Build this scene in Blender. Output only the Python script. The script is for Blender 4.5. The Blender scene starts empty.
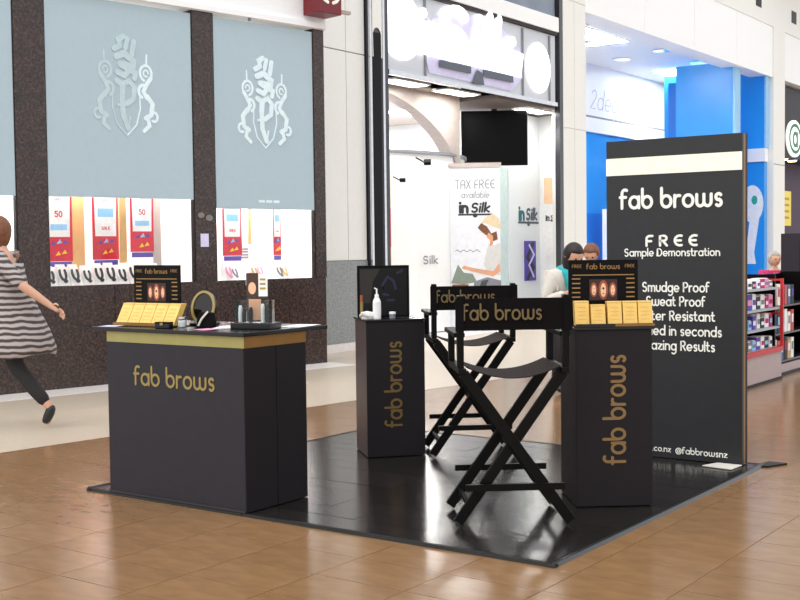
import bpy, bmesh, math, random
from mathutils import Vector, Matrix
random.seed(7)
R = math.radians
scene = bpy.context.scene
COL = scene.collection

# ------------------------------------------------------------------ camera
CAM_H, F_PX = 1.42, 1173.0
yaw, pitch, roll = R(35.48), R(2.5), R(0.70)
fw = Vector((-math.sin(yaw)*math.cos(pitch), math.cos(yaw)*math.cos(pitch), -math.sin(pitch)))
r0 = Vector((math.cos(yaw), math.sin(yaw), 0)); u0 = r0.cross(fw)
rr = (r0*math.cos(roll) - u0*math.sin(roll)).normalized(); uu = rr.cross(fw)
cd = bpy.data.cameras.new('camera'); cam = bpy.data.objects.new('camera', cd); COL.objects.link(cam)
cd.sensor_width = 36.0; cd.lens = F_PX/800*36.0; cd.clip_start = .05; cd.clip_end = 200
m3 = Matrix((rr, uu, -fw)).transposed()
cam.matrix_world = Matrix.Translation((0, 0, CAM_H)) @ m3.to_4x4()
scene.camera = cam

# ------------------------------------------------------------------ daylight of the skylit hall, exposure
world = bpy.data.worlds.new('hall_daylight'); scene.world = world; world.use_nodes = True
bg = world.node_tree.nodes['Background']; bg.inputs[0].default_value = (.955, .98, 1.0, 1); bg.inputs[1].default_value = .80
sl = bpy.data.lights.new('skylight_sun', 'SUN'); sl.energy = 1.15; sl.angle = R(70); sl.color = (1, .985, .97)
so = bpy.data.objects.new('skylight_sun', sl); COL.objects.link(so)
so.rotation_euler = Vector((.05, .75, -1.0)).to_track_quat('-Z', 'Y').to_euler()
vs = scene.view_settings; vs.view_transform = 'Standard'; vs.look = 'None'; vs.gamma = 1; vs.use_curve_mapping = False; vs.exposure = 0.66

# ------------------------------------------------------------------ materials
def lin(c):
    c /= 255.0
    return c/12.92 if c <= .04045 else ((c+.055)/1.055)**2.4
def S(r, g, b): return (lin(r), lin(g), lin(b), 1)
MATS = {}
def M(name, col, rough=.5, metal=0, spec=.5, var=.06, scale=14, bump=0, emit=0, alpha=None, stretch=None, rnd=0, ecol=None):
    """procedural principled material: noise-varied colour, optional bump and per-object tint"""
    if name in MATS: return MATS[name]
    m = bpy.data.materials.new(name); m.use_nodes = True; nt = m.node_tree; N = nt.nodes; L = nt.links
    p = N['Principled BSDF']; p.inputs['Roughness'].default_value = rough; p.inputs['Metallic'].default_value = metal
    p.inputs['Specular IOR Level'].default_value = spec
    tc = N.new('ShaderNodeTexCoord'); mp = N.new('ShaderNodeMapping'); L.new(tc.outputs['Object'], mp.inputs[0])
    if stretch: mp.inputs['Scale'].default_value = stretch
    nz = N.new('ShaderNodeTexNoise'); nz.inputs['Scale'].default_value = scale; nz.inputs['Detail'].default_value = 5
    L.new(mp.outputs[0], nz.inputs['Vector'])
    rp = N.new('ShaderNodeMapRange'); rp.inputs['To Min'].default_value = 1-var; rp.inputs['To Max'].default_value = 1+var
    rp.inputs['From Min'].default_value = .3; rp.inputs['From Max'].default_value = .7
    L.new(nz.outputs[0], rp.inputs[0])
    mx = N.new('ShaderNodeVectorMath'); mx.operation = 'SCALE'; mx.inputs[0].default_value = col[:3]
    val = rp.outputs[0]
    if rnd:
        oi = N.new('ShaderNodeObjectInfo'); r2 = N.new('ShaderNodeMapRange'); L.new(oi.outputs['Random'], r2.inputs[0])
        r2.inputs['To Min'].default_value = 1-rnd; r2.inputs['To Max'].default_value = 1+rnd
        mu = N.new('ShaderNodeMath'); mu.operation = 'MULTIPLY'; L.new(val, mu.inputs[0]); L.new(r2.outputs[0], mu.inputs[1]); val = mu.outputs[0]
    L.new(val, mx.inputs['Scale']); L.new(mx.outputs[0], p.inputs['Base Color'])
    if bump:
        b = N.new('ShaderNodeBump'); b.inputs['Strength'].default_value = bump; b.inputs['Distance'].default_value = .01
        L.new(nz.outputs[0], b.inputs['Height']); L.new(b.outputs[0], p.inputs['Normal'])
    if emit:
        p.inputs['Emission Color'].default_value = ecol or col; p.inputs['Emission Strength'].default_value = emit
    MATS[name] = m
    return m
def speckle(name, c1, c2, c3, scale, rough):
    m = bpy.data.materials.new(name); m.use_nodes = True; nt = m.node_tree; N = nt.nodes; L = nt.links
    p = N['Principled BSDF']; p.inputs['Roughness'].default_value = rough
    tc = N.new('ShaderNodeTexCoord'); v = N.new('ShaderNodeTexNoise'); v.inputs['Scale'].default_value = scale; v.inputs['Detail'].default_value = 6
    v.inputs['Roughness'].default_value = .75
    L.new(tc.outputs['Object'], v.inputs['Vector']); cr = N.new('ShaderNodeValToRGB'); L.new(v.outputs[0], cr.inputs[0])
    e = cr.color_ramp.elements; e[0].position = .36; e[0].color = c1; e[1].position = .68; e[1].color = c3
    k = e.new(.5); k.color = c2
    L.new(cr.outputs[0], p.inputs['Base Color']); MATS[name] = m; return m
def glass(name, tint=(1, 1, 1, 1)):
    m = bpy.data.materials.new(name); m.use_nodes = True; nt = m.node_tree; N = nt.nodes; L = nt.links
    N.remove(N['Principled BSDF']); o = N['Material Output']
    t = N.new('ShaderNodeBsdfTransparent'); t.inputs[0].default_value = tint; g = N.new('ShaderNodeBsdfGlossy'); g.inputs['Roughness'].default_value = .02
    f = N.new('ShaderNodeFresnel'); f.inputs[0].default_value = 1.3; x = N.new('ShaderNodeMixShader')
    L.new(f.outputs[0], x.inputs[0]); L.new(t.outputs[0], x.inputs[1]); L.new(g.outputs[0], x.inputs[2]); L.new(x.outputs[0], o.inputs[0])
    MATS[name] = m; return m
def stripes(name):
    m = bpy.data.materials.new(name); m.use_nodes = True; nt = m.node_tree; N = nt.nodes; L = nt.links
    p = N['Principled BSDF']; p.inputs['Roughness'].default_value = .85
    tc = N.new('ShaderNodeTexCoord'); w = N.new('ShaderNodeTexWave'); w.bands_direction = 'Z'; w.inputs['Scale'].default_value = 6.5
    w.inputs['Distortion'].default_value = 3.0; w.inputs['Detail'].default_value = 1.5; w.inputs['Detail Scale'].default_value = 1.2
    L.new(tc.outputs['Object'], w.inputs['Vector']); cr = N.new('ShaderNodeValToRGB'); L.new(w.outputs[0], cr.inputs[0])
    e = cr.color_ramp.elements; e[0].position = .25; e[0].color = S(70, 60, 60); e[1].position = .75; e[1].color = S(178, 168, 165)
    L.new(cr.outputs[0], p.inputs['Base Color']); MATS[name] = m; return m

black_panel = M('black_panel', S(33, 29, 32), .5, spec=.18)
black_panel_lit = M('black_panel_lit', S(47, 45, 51), .5, spec=.2)  # black counter front, the light falling on it put into the colour
sign_panel = M('sign_panel_black', S(46, 46, 48), .4, spec=.3)
black_gloss = M('black_gloss', S(16, 15, 16), .25, spec=.4)
black_wood = M('black_wood', S(9, 8, 7), .4, spec=.14, scale=30, stretch=(1, 1, .1), bump=.1)
black_canvas = M('black_canvas', S(19, 16, 17), .9, spec=.08, scale=250, bump=.25)
seat_canvas = M('seat_canvas', S(36, 26, 22), .75, spec=.15, scale=220, bump=.25)
gold_print = M('gold_print', S(150, 130, 74), .45, .1)
gold_band = M('gold_band', S(156, 148, 88), .4, .2)
gold_foil = M('gold_foil', S(232, 190, 104), .32, .3, scale=25, var=.1)
gold_glare = M('gold_foil_glare', S(254, 248, 226), .22, .2)  # gold sign band, its bright glare put into the base colour
edge_gold = M('edge_gold', S(140, 100, 46), .45, .3)
white_print = M('white_print', S(244, 242, 232), .6)
laminate = M('black_laminate', S(34, 30, 29), .18, spec=.65, scale=9, var=.3, bump=.06, stretch=(1, 5, 1), rnd=.25)
trim_metal = M('dark_trim_metal', S(66, 66, 68), .3, .6)
floor_tile_mat = M('brown_floor_tile', S(139, 105, 72), .19, spec=.5, scale=6, var=.14, bump=.012, stretch=(1, 2.2, 1), rnd=.05)
grout = M('grout', S(150, 116, 84), .45, spec=.4)
beige_floor = M('beige_floor_tile', S(200, 184, 165), .28, scale=20, var=.04)
white_floor = M('white_floor_tile', S(236, 228, 224), .3)
granite = speckle('brown_granite', S(24, 17, 16), S(47, 34, 31), S(98, 70, 60), 38, .25)
joint_dark = M('joint_dark', S(30, 24, 22), .7)
frost = M('frosted_blue_glass', S(172, 191, 200), .3, var=.015)
crest_white = M('crest_frost', S(226, 242, 247), .4)
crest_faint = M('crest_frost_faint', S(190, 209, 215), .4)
white_paint = M('white_paint', S(246, 246, 246), .55, var=.01)
cream_paint = M('cream_paint', S(236, 234, 228), .5, var=.015)
cream_wall = M('cream_wall_panel', S(236, 234, 230), .4, var=.015)
grey_stone = speckle('grey_stone', S(120, 124, 126), S(142, 146, 147), S(165, 168, 168), 40, .4)
dark_steel = M('dark_column_stone', S(52, 54, 60), .18, .2, spec=.6, scale=6, var=.3, stretch=(1, 1, .3))
silver = M('silver_mesh', S(200, 202, 208), .4, .3, scale=90, var=.1)
lit_letter = M('lit_letter', S(255, 255, 255), .5, emit=1.2)
lilac = M('lilac_halo', S(214, 208, 240), .5)
slate = M('slate_letter', S(84, 92, 104), .5)
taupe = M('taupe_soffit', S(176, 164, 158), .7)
dark_taupe = M('dark_taupe_sheet', S(98, 88, 84), .7)
tv_black = M('tv_black', S(8, 6, 7), .35, spec=.12)
fill_white = M('fill_diffuser', S(255, 255, 250), .5, emit=48)
lamp_soft = M('downlight_diffuser', S(255, 255, 250), .5, emit=25)
fill_slim = M('slim_fill_diffuser', S(255, 255, 250), .5, emit=22)
case_lamp = M('case_lamp_diffuser', S(255, 252, 246), .5, emit=22)
blue_wall = M('shop_blue', S(42, 150, 232), .3, var=.04, scale=2)
blue_deep = M('shop_blue_deep', S(20, 120, 214), .35, var=.04, scale=2)
purple = M('shop_purple', S(58, 26, 58), .6)
dark_shop = M('dark_shop', S(30, 22, 34), .6)
yellow = M('poster_yellow', S(244, 220, 90), .6)
red = M('red_metal', S(196, 34, 40), .4)
poster_red = M('poster_red', S(214, 30, 56), .5)
paper = M('paper_white', S(246, 244, 242), .7)
ink_grey = M('ink_grey', S(130, 132, 140), .7)
ink_dark = M('ink_dark', S(50, 52, 56), .7)
teal_ink = M('teal_ink', S(50, 110, 122), .7)
print_blue = M('print_blue', S(150, 200, 236), .6)
print_purple = M('print_purple', S(90, 70, 170), .6)
print_yellow = M('print_yellow', S(250, 200, 40), .6)
print_pink = M('print_pink', S(236, 150, 190), .6)
tan = M('tan_board', S(206, 170, 110), .6)
mar = M('maroon', S(112, 12, 24), .4)
skin_m = M('skin', S(206, 158, 132), .55, var=.04)
skin_blush = M('skin_print', S(214, 156, 122), .6)
hair_black = M('hair_black', S(36, 24, 24), .6, scale=40, var=.3)
hair_brown = M('hair_brown', S(120, 74, 48), .6, scale=40, var=.3)
hair_grey = M('hair_grey', S(168, 158, 152), .6, scale=40, var=.3)
trouser = M('trouser_black', S(32, 28, 30), .8)
shoe_m = M('shoe_black', S(26, 24, 26), .5)
cardigan = M('cardigan_cream', S(214, 208, 198), .85, scale=80, bump=.2)
teal = M('scarf_teal', S(36, 170, 176), .8, scale=30, var=.15)
magenta = M('jacket_magenta', S(186, 40, 104), .8)
shirt_blue = M('shirt_blue', S(90, 110, 150), .8)
eye_dark = M('eye_dark', S(40, 28, 24), .3)
lip = M('lip', S(170, 90, 84), .5)
stripe_m = stripes('grey_white_stripe')
clear = glass('clear_glass'); acrylic = glass('clear_acrylic', (.94, .97, .97, 1))
reflection_blue = M('reflection_dark_blue', S(18, 16, 58), .5)
brown_print = M('print_brown', S(70, 46, 34), .6)
hairp = M('print_hair', S(52, 26, 20), .6)
chrome = M('chrome', S(205, 205, 210), .12, .95)

# ------------------------------------------------------------------ mesh helpers
class Frame:
    def __init__(s, o, u, v, n=None):
        s.o = Vector(o); s.u = Vector(u).normalized(); s.v = Vector(v).normalized(); s.n = Vector(n).normalized() if n else s.u.cross(s.v)
    def p(s, a, b, h=0): return s.o + s.u*a + s.v*b + s.n*h
class MB:
    def __init__(s): s.v = []; s.f = []
    def add(s, vs, fs):
        k = len(s.v); s.v += [tuple(q) for q in vs]; s.f += [tuple(i+k for i in f) for f in fs]; return s
    def box(s, x0, x1, y0, y1, z0, z1):
        return s.add([(x0,y0,z0),(x1,y0,z0),(x1,y1,z0),(x0,y1,z0),(x0,y0,z1),(x1,y0,z1),(x1,y1,z1),(x0,y1,z1)],
            [(3,2,1,0),(4,5,6,7),(0,1,5,4),(1,2,6,5),(2,3,7,6),(3,0,4,7)])
    def fpoly(s, fr, pts, h0=0, h1=.002):
        n = len(pts); a = [fr.p(x, y, h0) for x, y in pts]; b = [fr.p(x, y, h1) for x, y in pts]
        return s.add(a+b, [tuple(range(n-1, -1, -1)), tuple(range(n, 2*n))] + [(i, (i+1) % n, n+(i+1) % n, n+i) for i in range(n)])
    def frect(s, fr, a0, a1, b0, b1, h0=0, h1=.002): return s.fpoly(fr, [(a0,b0),(a1,b0),(a1,b1),(a0,b1)], h0, h1)
    def fell(s, fr, cx, cy, rx, ry, h0=0, h1=.002, n=20, t0=0):
        return s.fpoly(fr, [(cx+rx*math.cos(t0+2*math.pi*i/n), cy+ry*math.sin(t0+2*math.pi*i/n)) for i in range(n)], h0, h1)
    def bar(s, p, q, w, d, up=(0, 0, 1)):
        p = Vector(p); q = Vector(q); t = (q-p).normalized(); a = t.cross(Vector(up))
        if a.length < 1e-4: a = t.cross(Vector((1, 0, 0)))
        a.normalize(); b = a.cross(t); vs = []
        for e in (p, q):
            for sa, sb in ((-1,-1),(1,-1),(1,1),(-1,1)): vs.append(e + a*sa*w/2 + b*sb*d/2)
        return s.add(vs, [(3,2,1,0),(4,5,6,7),(0,1,5,4),(1,2,6,5),(2,3,7,6),(3,0,4,7)])
    def tube(s, path, rad, n=8):
        path = [Vector(q) for q in path]; k = len(path); rs = rad if isinstance(rad, (list, tuple)) else [rad]*k; vs = []
        for i, c in enumerate(path):
            t = (path[min(i+1, k-1)] - path[max(i-1, 0)]).normalized(); a = t.cross(Vector((0, 0, 1)))
            if a.length < .02: a = t.cross(Vector((1, 0, 0)))
            a.normalize(); b = a.cross(t)
            for j in range(n): vs.append(c + (a*math.cos(2*math.pi*j/n) + b*math.sin(2*math.pi*j/n))*rs[i])
        fs = [(i*n+j, i*n+(j+1) % n, (i+1)*n+(j+1) % n, (i+1)*n+j) for i in range(k-1) for j in range(n)]
        fs += [tuple(range(n-1, -1, -1)), tuple((k-1)*n+j for j in range(n))]
        return s.add(vs, fs)
    def lathe(s, prof, c=(0, 0, 0), n=24):
        vs = []; c = Vector(c); k = len(prof)
        for r, z in prof:
            for j in range(n): vs.append(c + Vector((r*math.cos(2*math.pi*j/n), r*math.sin(2*math.pi*j/n), z)))
        fs = [(i*n+j, i*n+(j+1) % n, (i+1)*n+(j+1) % n, (i+1)*n+j) for i in range(k-1) for j in range(n)]
        fs += [tuple(range(n-1, -1, -1)), tuple((k-1)*n+j for j in range(n))]
        return s.add(vs, fs)
    def loft(s, rings, cap=True):
        n = len(rings[0]); vs = [q for r_ in rings for q in r_]; k = len(rings)
        fs = [(i*n+j, i*n+(j+1) % n, (i+1)*n+(j+1) % n, (i+1)*n+j) for i in range(k-1) for j in range(n)]
        if cap: fs += [tuple(range(n-1, -1, -1)), tuple((k-1)*n+j for j in range(n))]
        return s.add(vs, fs)
    def ribbon(s, fr, pts, w, h0, h1):
        """a stroke of width w along 2-D points with rounded ends, as a thin raised strip"""
        P = [Vector((x, y, 0)) for x, y in pts]; k = len(P); closed = (P[0]-P[-1]).length < 1e-5 and k > 3
        if closed: P = P[:-1]; k -= 1
        Lp, Rp = [], []
        for i in range(k):
            a = P[(i-1) % k] if (i > 0 or closed) else P[i]; b = P[(i+1) % k] if (i < k-1 or closed) else P[i]
            t = b-a
            if t.length < 1e-7: t = Vector((0, 1, 0))
            t.normalize(); nn = Vector((-t.y, t.x, 0)); mit = 1.0
            if (0 < i < k-1) or closed:
                t1 = (P[i]-a).normalized(); mit = 1/max(.5, abs(nn.dot(Vector((-t1.y, t1.x, 0)))))
            Lp.append(P[i]+nn*w/2*mit); Rp.append(P[i]-nn*w/2*mit)
        if closed:
            for i in range(k):
                j = (i+1) % k; s.fpoly(fr, [(q.x, q.y) for q in (Rp[i], Rp[j], Lp[j], Lp[i])], h0, h1)
        else:
            t0 = (P[1]-P[0]).normalized(); t1 = (P[-1]-P[-2]).normalized()
            def capp(c, d):
                a0 = math.atan2(d.y, d.x)
                return [(c.x+w/2*math.cos(a0+q), c.y+w/2*math.sin(a0+q)) for q in (-1.0, -.4, .4, 1.0)]
            s.fpoly(fr, [(q.x, q.y) for q in Rp] + capp(P[-1], t1) + [(q.x, q.y) for q in reversed(Lp)] + capp(P[0], -t0), h0, h1) if k <= 2 else None
            if k > 2:
                for i in range(k-1): s.fpoly(fr, [(q.x, q.y) for q in (Rp[i], Rp[i+1], Lp[i+1], Lp[i])], h0, h1)
                for c, d, A_, B_ in ((P[-1], t1, Rp[-1], Lp[-1]), (P[0], -t0, Lp[0], Rp[0])):
                    s.fpoly(fr, [(A_.x, A_.y)] + capp(c, d) + [(B_.x, B_.y)], h0, h1)
        return s
    def build(s, name, mat, parent=None, smooth=False, bevel=0):
        me = bpy.data.meshes.new(name); me.from_pydata(s.v, [], s.f); me.update()
        return mesh_obj(name, me, mat, parent, smooth, bevel)
def mesh_obj(name, me, mat, parent=None, smooth=False, bevel=0):
    me.materials.append(mat)
    if smooth: me.polygons.foreach_set('use_smooth', [True]*len(me.polygons))
    o = bpy.data.objects.new(name, me); COL.objects.link(o)
    if parent: o.parent = parent
    if bevel:
        b = o.modifiers.new('bevel', 'BEVEL'); b.width = bevel; b.segments = 2; b.limit_method = 'ANGLE'
    return o
def tag(o, label, cat, group=None):
    o['label'] = label; o['category'] = cat
    if group: o['group'] = group
    return o
def thing(name, label, cat, loc=(0, 0, 0), rz=0, group=None):
    o = bpy.data.objects.new(name, None); COL.objects.link(o); o.empty_display_size = .1
    o.location = loc; o.rotation_euler = (0, 0, rz); return tag(o, label, cat, group)
def struct(o, label=None):
    o['kind'] = 'structure'
    if label: o['label'] = label
    return o
def part(name, mat, parent, fn, **k):
    b = MB(); fn(b); return b.build(name, mat, parent, **k)

# ------------------------------------------------------------------ stroke lettering
def A(cx, cy, r, a0, a1, ry=None, n=None):
    ry = r if ry is None else ry; n = n or max(4, int(abs(a1-a0)/24))
    return [(cx+r*math.cos(R(a0+(a1-a0)*i/n)), cy+ry*math.sin(R(a0+(a1-a0)*i/n))) for i in range(n+1)]
O = A(.45, .45, .45, 0, 360)
GL = {
 'a': ([O, [(.9, .9), (.9, 0)]], .9), 'b': ([[(0, 1.5), (0, .45)], O], .9), 'c': ([A(.45, .45, .45, 50, 310)], .8),
 'd': ([O, [(.9, 1.5), (.9, 0)]], .9), 'e': ([[(.05, .42), (.85, .42)], A(.45, .45, .45, 0, 310)], .9),
 'f': ([A(.36, 1.18, .3, 55, 180) + [(.06, 0)], [(-.12, .88), (.44, .88)]], .48),
 'g': ([O, [(.9, .9), (.9, -.15)] + A(.45, -.15, .45, 0, -130)[1:]], .9), 'h': ([[(0, 1.5), (0, 0)], A(.38, .5, .38, 180, 0) + [(.76, 0)]], .76),
 'i': ([[(0, .9), (0, 0)], [(0, 1.3), (0, 1.33)]], .02), 'k': ([[(0, 1.5), (0, 0)], [(.6, .9), (.05, .42), (.65, 0)]], .65), 'l': ([[(0, 1.5), (0, 0)]], .02),
 'm': ([[(0, .9), (0, 0)], A(.32, .58, .32, 180, 0) + [(.64, 0)], A(.96, .58, .32, 180, 0) + [(1.28, 0)]], 1.28),
 'n': ([[(0, .9), (0, 0)], A(.38, .5, .38, 180, 0) + [(.76, 0)]], .76), 'o': ([O], .9), 'p': ([[(0, .9), (0, -.5)], O], .9),
 'r': ([[(0, .9), (0, 0)], A(.36, .52, .36, 180, 70)], .46),
 's': ([A(.32, .67, .24, 35, 270) + A(.32, .22, .24, 80, -140)], .58),
 't': ([[(.15, 1.35), (.15, .3)] + A(.4, .28, .25, 180, 300)[1:], [(-.08, .88), (.45, .88)]], .5),
 'u': ([[(0, .9), (0, .4)] + A(.38, .38, .38, 180, 360)[1:] + [(.76, .9)]], .76), 'v': ([[(0, .9), (.36, 0), (.72, .9)]], .72),
 'w': ([[(0, .9), (0, .35)] + A(.33, .33, .33, 180, 360)[1:] + [(.66, .9)], [(.66, .9), (.66, .35)] + A(.99, .33, .33, 180, 360)[1:] + [(1.32, .9)]], 1.32),
 'z': ([[(0, .88), (.65, .88), (.02, .02), (.68, .02)]], .68),
 'A': ([[(0, 0), (0, .8)] + A(.42, .95, .42, 180, 0) + [(.84, 0)], [(0, .6), (.84, .6)]], .84),
 'D': ([[(0, 0), (0, 1.4), (.35, 1.4)] + A(.35, .7, .6, 90, -90, .7)[1:] + [(0, 0)]], .95),
 'E': ([A(.6, .7, .6, 70, 290, .7), [(.1, .7), (.72, .7)]], .8), 'F': ([[(0, 0), (0, 1.0)] + A(.4, 1.0, .4, 180, 90)[1:] + [(.7, 1.4)], [(0, .65), (.55, .65)]], .7),
 'L': ([[(0, 1.4), (0, 0), (.6, 0)]], .6), 'P': ([[(0, 0), (0, 1.4), (.4, 1.4)] + A(.4, 1.02, .38, 90, -90)[1:] + [(0, .64)]], .8),
 'R': ([[(0, 0), (0, 1.4), (.4, 1.4)] + A(.4, 1.04, .36, 90, -90)[1:] + [(.05, .68)], [(.35, .66), (.8, 0)]], .8),
 'S': ([A(.42, 1.04, .36, 35, 270) + A(.42, .35, .37, 80, -145)], .85), 'T': ([[(0, 1.4), (.8, 1.4)], [(.4, 1.4), (.4, 0)]], .8),
 'W': ([[(0, 1.4), (.3, 0), (.6, 1.1), (.9, 0), (1.2, 1.4)]], 1.2), 'X': ([[(0, 0), (.8, 1.4)], [(0, 1.4), (.8, 0)]], .8),
 '0': ([A(.4, .7, .4, 0, 360, .7)], .8), '2': ([A(.4, 1.0, .38, 160, -30) + [(.02, .02), (.8, .02)]], .8),
 '5': ([[(.7, 1.4), (.1, 1.4), (.08, .8)] + A(.36, .45, .42, 110, -150)], .8), '.': ([[(0, 0), (0, .03)]], .02),
 '@': ([A(.7, .5, .7, -60, 300), A(.7, .5, .3, 0, 360), [(1.0, .7), (1.02, .25), (1.3, .3)]], 1.4), '-': ([[(0, .5), (.5, .5)]], .5)}
SPACE = .6
def text_width(t, gap): 
    x = 0
    for c in t: x += (SPACE if c == ' ' else GL[c][1]+gap)
    return x-gap
def letters(mb, fr, t, x0, y0, xh, wt=.2, h0=0, h1=.003, align='c', gap=.34, width=None, shear=0, words=None):
    k = xh; W = text_width(t, gap)*k; sx = 1.0
    if width: sx = width/W; W = width
    x = x0 - (W/2 if align == 'c' else W if align == 'r' else 0); i = 0
    for c in t:
        if c == ' ':
            x += SPACE*k*sx
            if words is not None: mb = MB(); words.append(mb)
            continue
        st, ad = GL[c]
        for p in st: i += 1; mb.ribbon(fr, [(x+(a+shear*b)*k*sx, y0+b*k) for a, b in p], wt*k, h0, h1+(h1-h0)*.12*(i % 5))
        x += (ad+gap)*k*sx
        if words is not None and gap > .6: mb = MB(); words.append(mb)
def text(name, mat, parent, fr, t, *a, **k):
    b = MB(); words = [b]; letters(b, fr, t, *a, words=words, **k); return [w.build(name, mat, parent) for w in words if w.v][0]

# ================================================================== THE SETTING
# floor: base, brown tiles, pale walk in front of the shops
b = MB(); b.box(-18, 7, -4, 42, -.06, -.0024); floor = struct(b.build('floor', grout), 'glossy brown tiled mall floor')
TX, TY = .475, .3167; X0, Y0 = -2.315, 3.915
def proj(p):
    d = Vector(p)-Vector((0, 0, CAM_H)); z = d.dot(fw); return (400+F_PX*d.dot(rr)/z, 300-F_PX*d.dot(uu)/z, z) if z > .1 else None
def edge_x(y): return -7.0 + (y-6.4)*.12            # where the brown tiles meet the pale walk
cells = []
for i in range(-13, 16):
    for j in range(-14, 70):
        x, y = X0+(i+.5)*TX, Y0+(j+.5)*TY
        if x < edge_x(y)-.3: continue
        if -5.35 < x < -2.67 and 4.75 < y < 7.28: continue
        q = proj((x, y, 0))
        cells.append((q[2] if q and -60 < q[0] < 860 and q[1] < 660 else 900, x, y))
cells.sort()
tb = MB(); g = .0022; tb.box(-TX/2+g, TX/2-g, -TY/2+g, TY/2-g, -.0023, 0)
tme = bpy.data.meshes.new('tile'); tme.from_pydata(tb.v, [], tb.f); tme.materials.append(floor_tile_mat)
for z, x, y in cells[:300]:
    o = bpy.data.objects.new('tile', tme); COL.objects.link(o); o.parent = floor; o.location = (x, y, random.uniform(0, .0005))
rb = MB()
for z, x, y in cells[300:]: rb.box(x-TX/2+g, x+TX/2-g, y-TY/2+g, y+TY/2-g, -.0023, 0)
o = rb.build('distant_tiles', floor_tile_mat, floor); o['kind'] = 'stuff'
b = MB(); b.add([(edge_x(-4), -4, .0015), (edge_x(13), 13, .0015), (-6.2, 42, .0015), (-18, 42, .0015), (-18, -4, .0015)], [(0, 1, 2, 3, 4)])
struct(b.build('floor_walkway', beige_floor), 'pale beige tiled walkway along the shop fronts')

# ---- left shop front (jeweller): granite base and piers, frosted panels, lit display cases
a = R(10.5); LF = Frame((-9.28, 11.47, 0), (math.sin(a), math.cos(a), 0), (0, 0, 1), (math.cos(a), -math.sin(a), 0))
b = MB(); b.frect(LF, -8, 0, 0, .0035, 0, .5); struct(b.build('floor_border', white_floor), 'white tile strip along the granite shop front')
SILL, TOP = 1.075, 4.11
wl = struct(part('wall_left', joint_dark, None, lambda m: m.frect(LF, -8, -.03, 0, SILL-.03, -.3, -.012)), 'dark brown granite shop front below the display windows')
for s0, s1 in ((-8, -5.9), (-5.9, -4.1), (-4.1, -3.02), (-3.02, -1.83), (-1.83, -.03)):
    part('granite_panel', granite, wl, lambda m: m.frect(LF, s0+.004, s1-.004, 0, SILL, -.05, 0))
for s0, s1 in ((-4.11, -3.775), (-1.975, -1.69), (-.2, -.03)):
    part('granite_pier', granite, wl, lambda m: m.frect(LF, s0, s1, SILL+.002, TOP+.03, -.25, .012))
part('side_return', joint_dark, wl, lambda m: m.frect(LF, -.03, 0, 0, 5.2, -1.2, -.06))
wu = struct(part('wall_upper', white_paint, None, lambda m: m.frect(LF, -8, -.0, TOP+.03, 7.5, -.35, .02)), 'white bulkhead above the frosted shop panels')
part('rail', white_paint, wu, lambda m: m.frect(LF, -8, -.03, TOP+.035, TOP+.1, .022, .07))
part('cable_clip', ink_grey, wu, lambda m: m.frect(LF, -1.2, -1.17, TOP+.0, TOP+.033, .03, .05))

def crest(parent, cx, cy, k, mat, sides=(-1, 1), middle=True, name='crest'):
    b = MB(); n_ = [0]
    def st(pts, w, sx=1):
        n_[0] += 1; b.ribbon(LF, [(cx+sx*x*k*.86, cy+y*k) for x, y in pts], w*k, .004, .006+.0004*n_[0])
    for q in sides:                                        # scrolling supporters
        st(A(.29, .17, .085, 250, -70), .03, q); st(A(.29, .17, .035, 0, 300), .02, q); st([(.3, .26), (.305, .37)], .022, q)
        st([(.36, .12), (.3, .05), (.25, -.03), (.3, -.1)], .05, q); st(A(.25, -.03, .07, 60, 250), .035, q)
        st([(.3, -.08), (.38, -.16), (.36, -.28), (.28, -.32)], .055, q); st(A(.4, -.3, .05, 120, -120), .03, q); st([(.3, -.3), (.33, -.4), (.25, -.46)], .045, q)
        st([(.19, -.04), (.2, -.22), (.14, -.4), (0, -.52)], .016, q)
    if middle:
        st([(-.13, .06), (-.05, .02), (-.06, -.12), (-.05, -.3), (.02, -.44)], .062); st([(-.05, .03), (.05, .07), (.12, .0), (.1, -.12), (.0, -.18)], .058); st([(-.12, -.2), (.0, -.17)], .03); st([(.02, -.44), (.05, -.32)], .022)
        st([(-.12, .15), (-.02, .12), (.06, .2), (.14, .16), (.12, .1)], .06); st([(-.13, .32), (-.02, .36), (.12, .28), (.1, .2), (-.08, .24)], .07)
        st([(-.16, .4), (-.08, .44), (-.1, .5), (-.03, .54)], .06); st([(.0, .42), (.03, .52)], .055); st([(.09, .36), (.12, .5)], .06)
    return b.build(name, mat, parent)
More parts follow.
